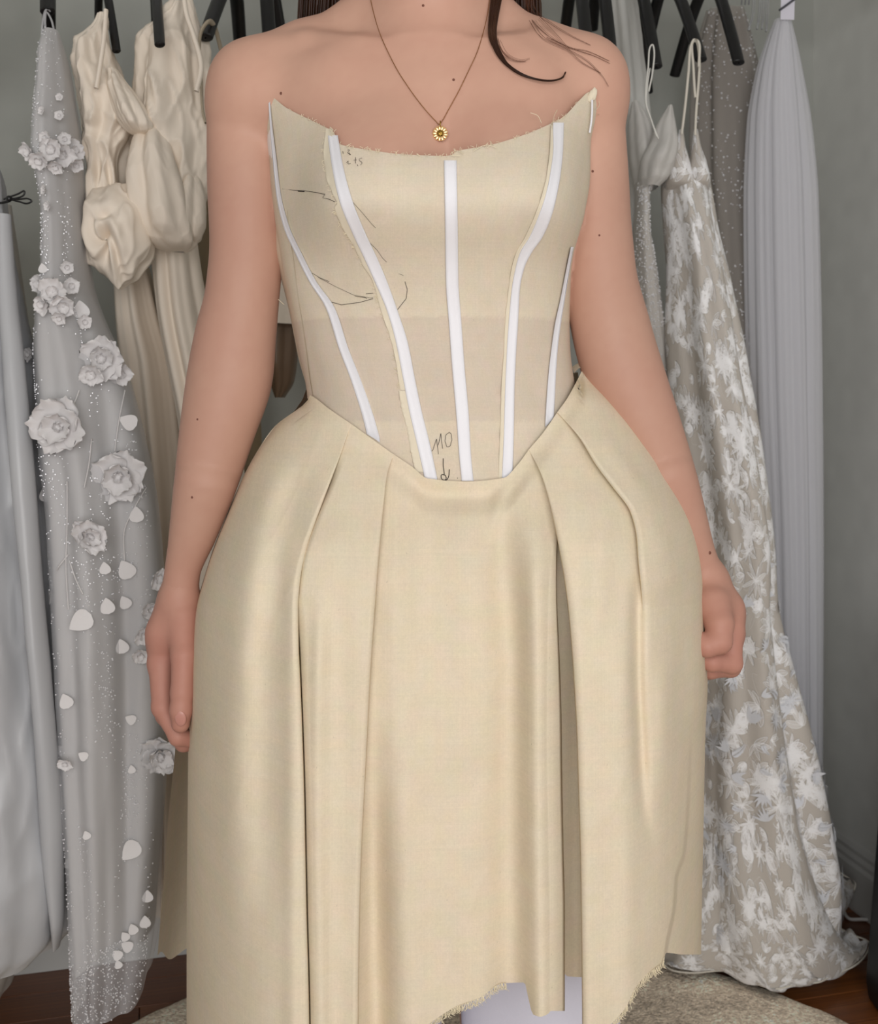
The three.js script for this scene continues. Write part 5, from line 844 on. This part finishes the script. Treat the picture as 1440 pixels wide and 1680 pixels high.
  while (placed < 90 && guard++ < 900) {
    const v = 0.42 + 0.56 * Math.sqrt(rnd()), u = rr(0.05, 0.47), p = g.surf(u, v), a = g.surf(u + 0.004, v), b = g.surf(u, v + 0.004), n = a.sub(p).cross(b.sub(p)).normalize(); if (n.z < 0) n.negate();
    const m = new THREE.Mesh(shapes[placed % 4], white); m.name = 'lace_flower'; m.position.copy(p).addScaledVector(n, 0.0022).sub(t.position); m.quaternion.setFromUnitVectors(V3(0, 0, 1), n); m.rotateZ(rr(0, 6.3)); m.scale.set(1, 1, 0.5).multiplyScalar(rr(0.018, 0.034) * (0.55 + 0.55 * v)); m.castShadow = m.receiveShadow = true; t.add(m); placed++;
  }
}
{
  const t = thing('sparkling_tulle_gown', 'sheer taupe tulle gown with scattered sequins behind the lace gown', 'gown', P(1200, 1560, 2.03));
  const haze = std(0xa8a19a, 0.9, { transparent: true, opacity: 0.55 });
  const rows = [[10, 1160, 1222, 2.03, 0.03], [60, 1146, 1236, 2.04, 0.04], [130, 1136, 1250, 2.05, 0.045], [260, 1134, 1256, 2.06, 0.05], [400, 1146, 1252, 2.07, 0.05], [600, 1160, 1250, 2.08, 0.05], [900, 1180, 1252, 2.09, 0.05], [1300, 1185, 1258, 2.10, 0.05], [1500, 1190, 1262, 2.10, 0.05]];
  const g = drape(rows, { folds: [[6, 0.08, 0.3, 0.3], [11, 0.05, 1.4, 0.5]], seed: 91, fade: () => 1 });
  part(t, 'tulle_layer', g, haze); part(t, 'tulle_layer', drape(rows, { folds: [[5, 0.10, 2.3, 0.3]], seed: 92, fade: () => 1, out: -0.25 }), haze);
  sequins(t, g.surf, 900, 63, (u, v) => clamp((v < 0.42 ? 0.65 : 0.12) + 0.9 * fbm(u * 14, v * 22, 7, 2), 0, 1), 0.0018);
}
{
  const t = thing('tulle_veil', 'long white tulle veil skirt falling straight beside the right wall', 'veil', P(1290, 1500, 1.93));
  const rows = [[28, 1270, 1296, 1.93, 0.02], [60, 1256, 1304, 1.94, 0.03], [110, 1240, 1314, 1.95, 0.04], [200, 1226, 1328, 1.97, 0.05], [330, 1222, 1338, 1.99, 0.055], [600, 1226, 1343, 2.04, 0.06], [900, 1240, 1345, 2.09, 0.06], [1200, 1250, 1344, 2.12, 0.06], [1440, 1260, 1342, 2.13, 0.06]];
  for (const [k, out, seed] of [[0, 0, 101], [1, -0.14, 102], [2, -0.3, 103], [3, -0.5, 104]]) part(t, 'tulle_layer', drape(rows, { folds: [[5 + k, 0.06, k * 1.7, 0.2], [11 + k * 2, 0.045, k, 0.3], [23, 0.02, k, 0.3]], seed, out, fade: (v) => 0.5 + 0.5 * sstep(0, 0.2, v), nu: 170 }), fineTulle);
}
{ // paper tag, metal clip hangers above the veil
  const p = P(1292, 6, 1.905), g = new RoundedBoxGeometry(0.024, 0.056, 0.0008, 2, 0.0004); g.rotateZ(-0.03); g.translate(p.x, p.y, p.z);
  const card = part(scene, 'paper_tag', g, std(0xdcdae6, 0.7)); tag(card, 'small pale lilac paper tag at the top of the veil', 'tag');
  const bar = tube([[1304, -2], [1292, 7], [1278, 17]].map(([x, y]) => P(x, y, 1.903)), 0.0022, { k: 6 }); part(card, 'elastic_band', bar, std(0x4d4c55, 0.6), 'dark elastic band across it');
  reseed(111);
  const t = thing('metal_clip_hanger', 'shiny metal clip hanger with thin prongs above the veil', 'hanger', P(1250, -30, 1.93));
  part(t, 'bar', tube([[1160, -24], [1230, -20], [1300, -24]].map(([x, y]) => P(x, y, 1.93)), 0.002, { k: 6 }), chrome);
  { const hx = P(1250, -22, 1.93).x, rz = -railAt(hx), a0 = P(1250, -22, 1.93); part(t, 'hook', tube([a0, V3(hx, a0.y + 0.02, mix(a0.z, rz - 0.022, 0.6)), V3(hx, RAIL_Y - 0.01, rz - 0.022), V3(hx, RAIL_Y + 0.010, rz - 0.017), V3(hx, RAIL_Y + 0.0195, rz), V3(hx, RAIL_Y + 0.004, rz + 0.021)], 0.002, { k: 6, n: 40 }), chrome); }
  for (const [x, y, q] of [[1234, 20, -7], [1245, 18, -4], [1251, 18, -2], [1257, 22, -1], [1282, 18, 0]]) part(t, 'prong', [tube([P(x + 1, -22, 1.93), P(x, y, 1.928), P(x + q, y + 30, 1.922)], 0.0012, { k: 6 }), tube([P(x + 4, -22, 1.93), P(x + 3, y, 1.928), P(x + q + 1, y + 30, 1.922)], 0.0010, { k: 6 })], chrome);
  for (const [x, y] of [[1176, 10], [1192, 14], [1216, 8], [1222, 8], [1228, 8]]) part(t, 'prong', tube([P(x + 3, -22, 1.93), P(x, y, 1.935)], 0.0013, { k: 6 }), std(0x77777a, 0.3, { metalness: 0.8 }));
}
// ---- by the right wall
{
  const c = part(scene, 'power_cable', [tube([V3(0.84, 0.006, -2.06), ...[[1436, 1510, 2.085], [1415, 1508, 2.09], [1396, 1507, 2.09], [1389, 1502, 2.10]].map((q) => { const p = P(...q); p.y = 0.005; return p; }), V3(0.795, 0.005, -2.17)], 0.0032, { k: 8, n: 60 })], std(0xe4e2e0, 0.5));
  tag(c, 'white cable on the floorboards beside the white skirting board', 'cable');
  const yb = 0.0, s = thing('black_stand', 'black upright stand cut off by the right edge, on the floorboards', 'stand', V3(0.80, 0, -1.79));
  const g = grid(40, 24, (u, v) => { const a = u * Math.PI * 2, sq = (q) => Math.sign(q) * Math.pow(Math.abs(q), 0.35), y = 0.004 + v * 0.62, w = mix(0.090, 0.055, v), dd = mix(0.05, 0.045, v), e = v < 0.03 ? 0.94 : v > 0.98 ? 0.9 : 1; return V3(0.796 + 0.012 * v + w * e * sq(Math.cos(a)), y, -1.79 + dd * e * sq(Math.sin(a))); }, { closed: true });
  part(s, 'stand_body', g, std(0x050507, 0.5)); const lid = new RoundedBoxGeometry(0.105, 0.012, 0.086, 2, 0.004); lid.translate(0.808, 0.624, -1.79); part(s, 'stand_top', lid, std(0x0b0b0e, 0.35));
}
renderer.render(scene, camera);
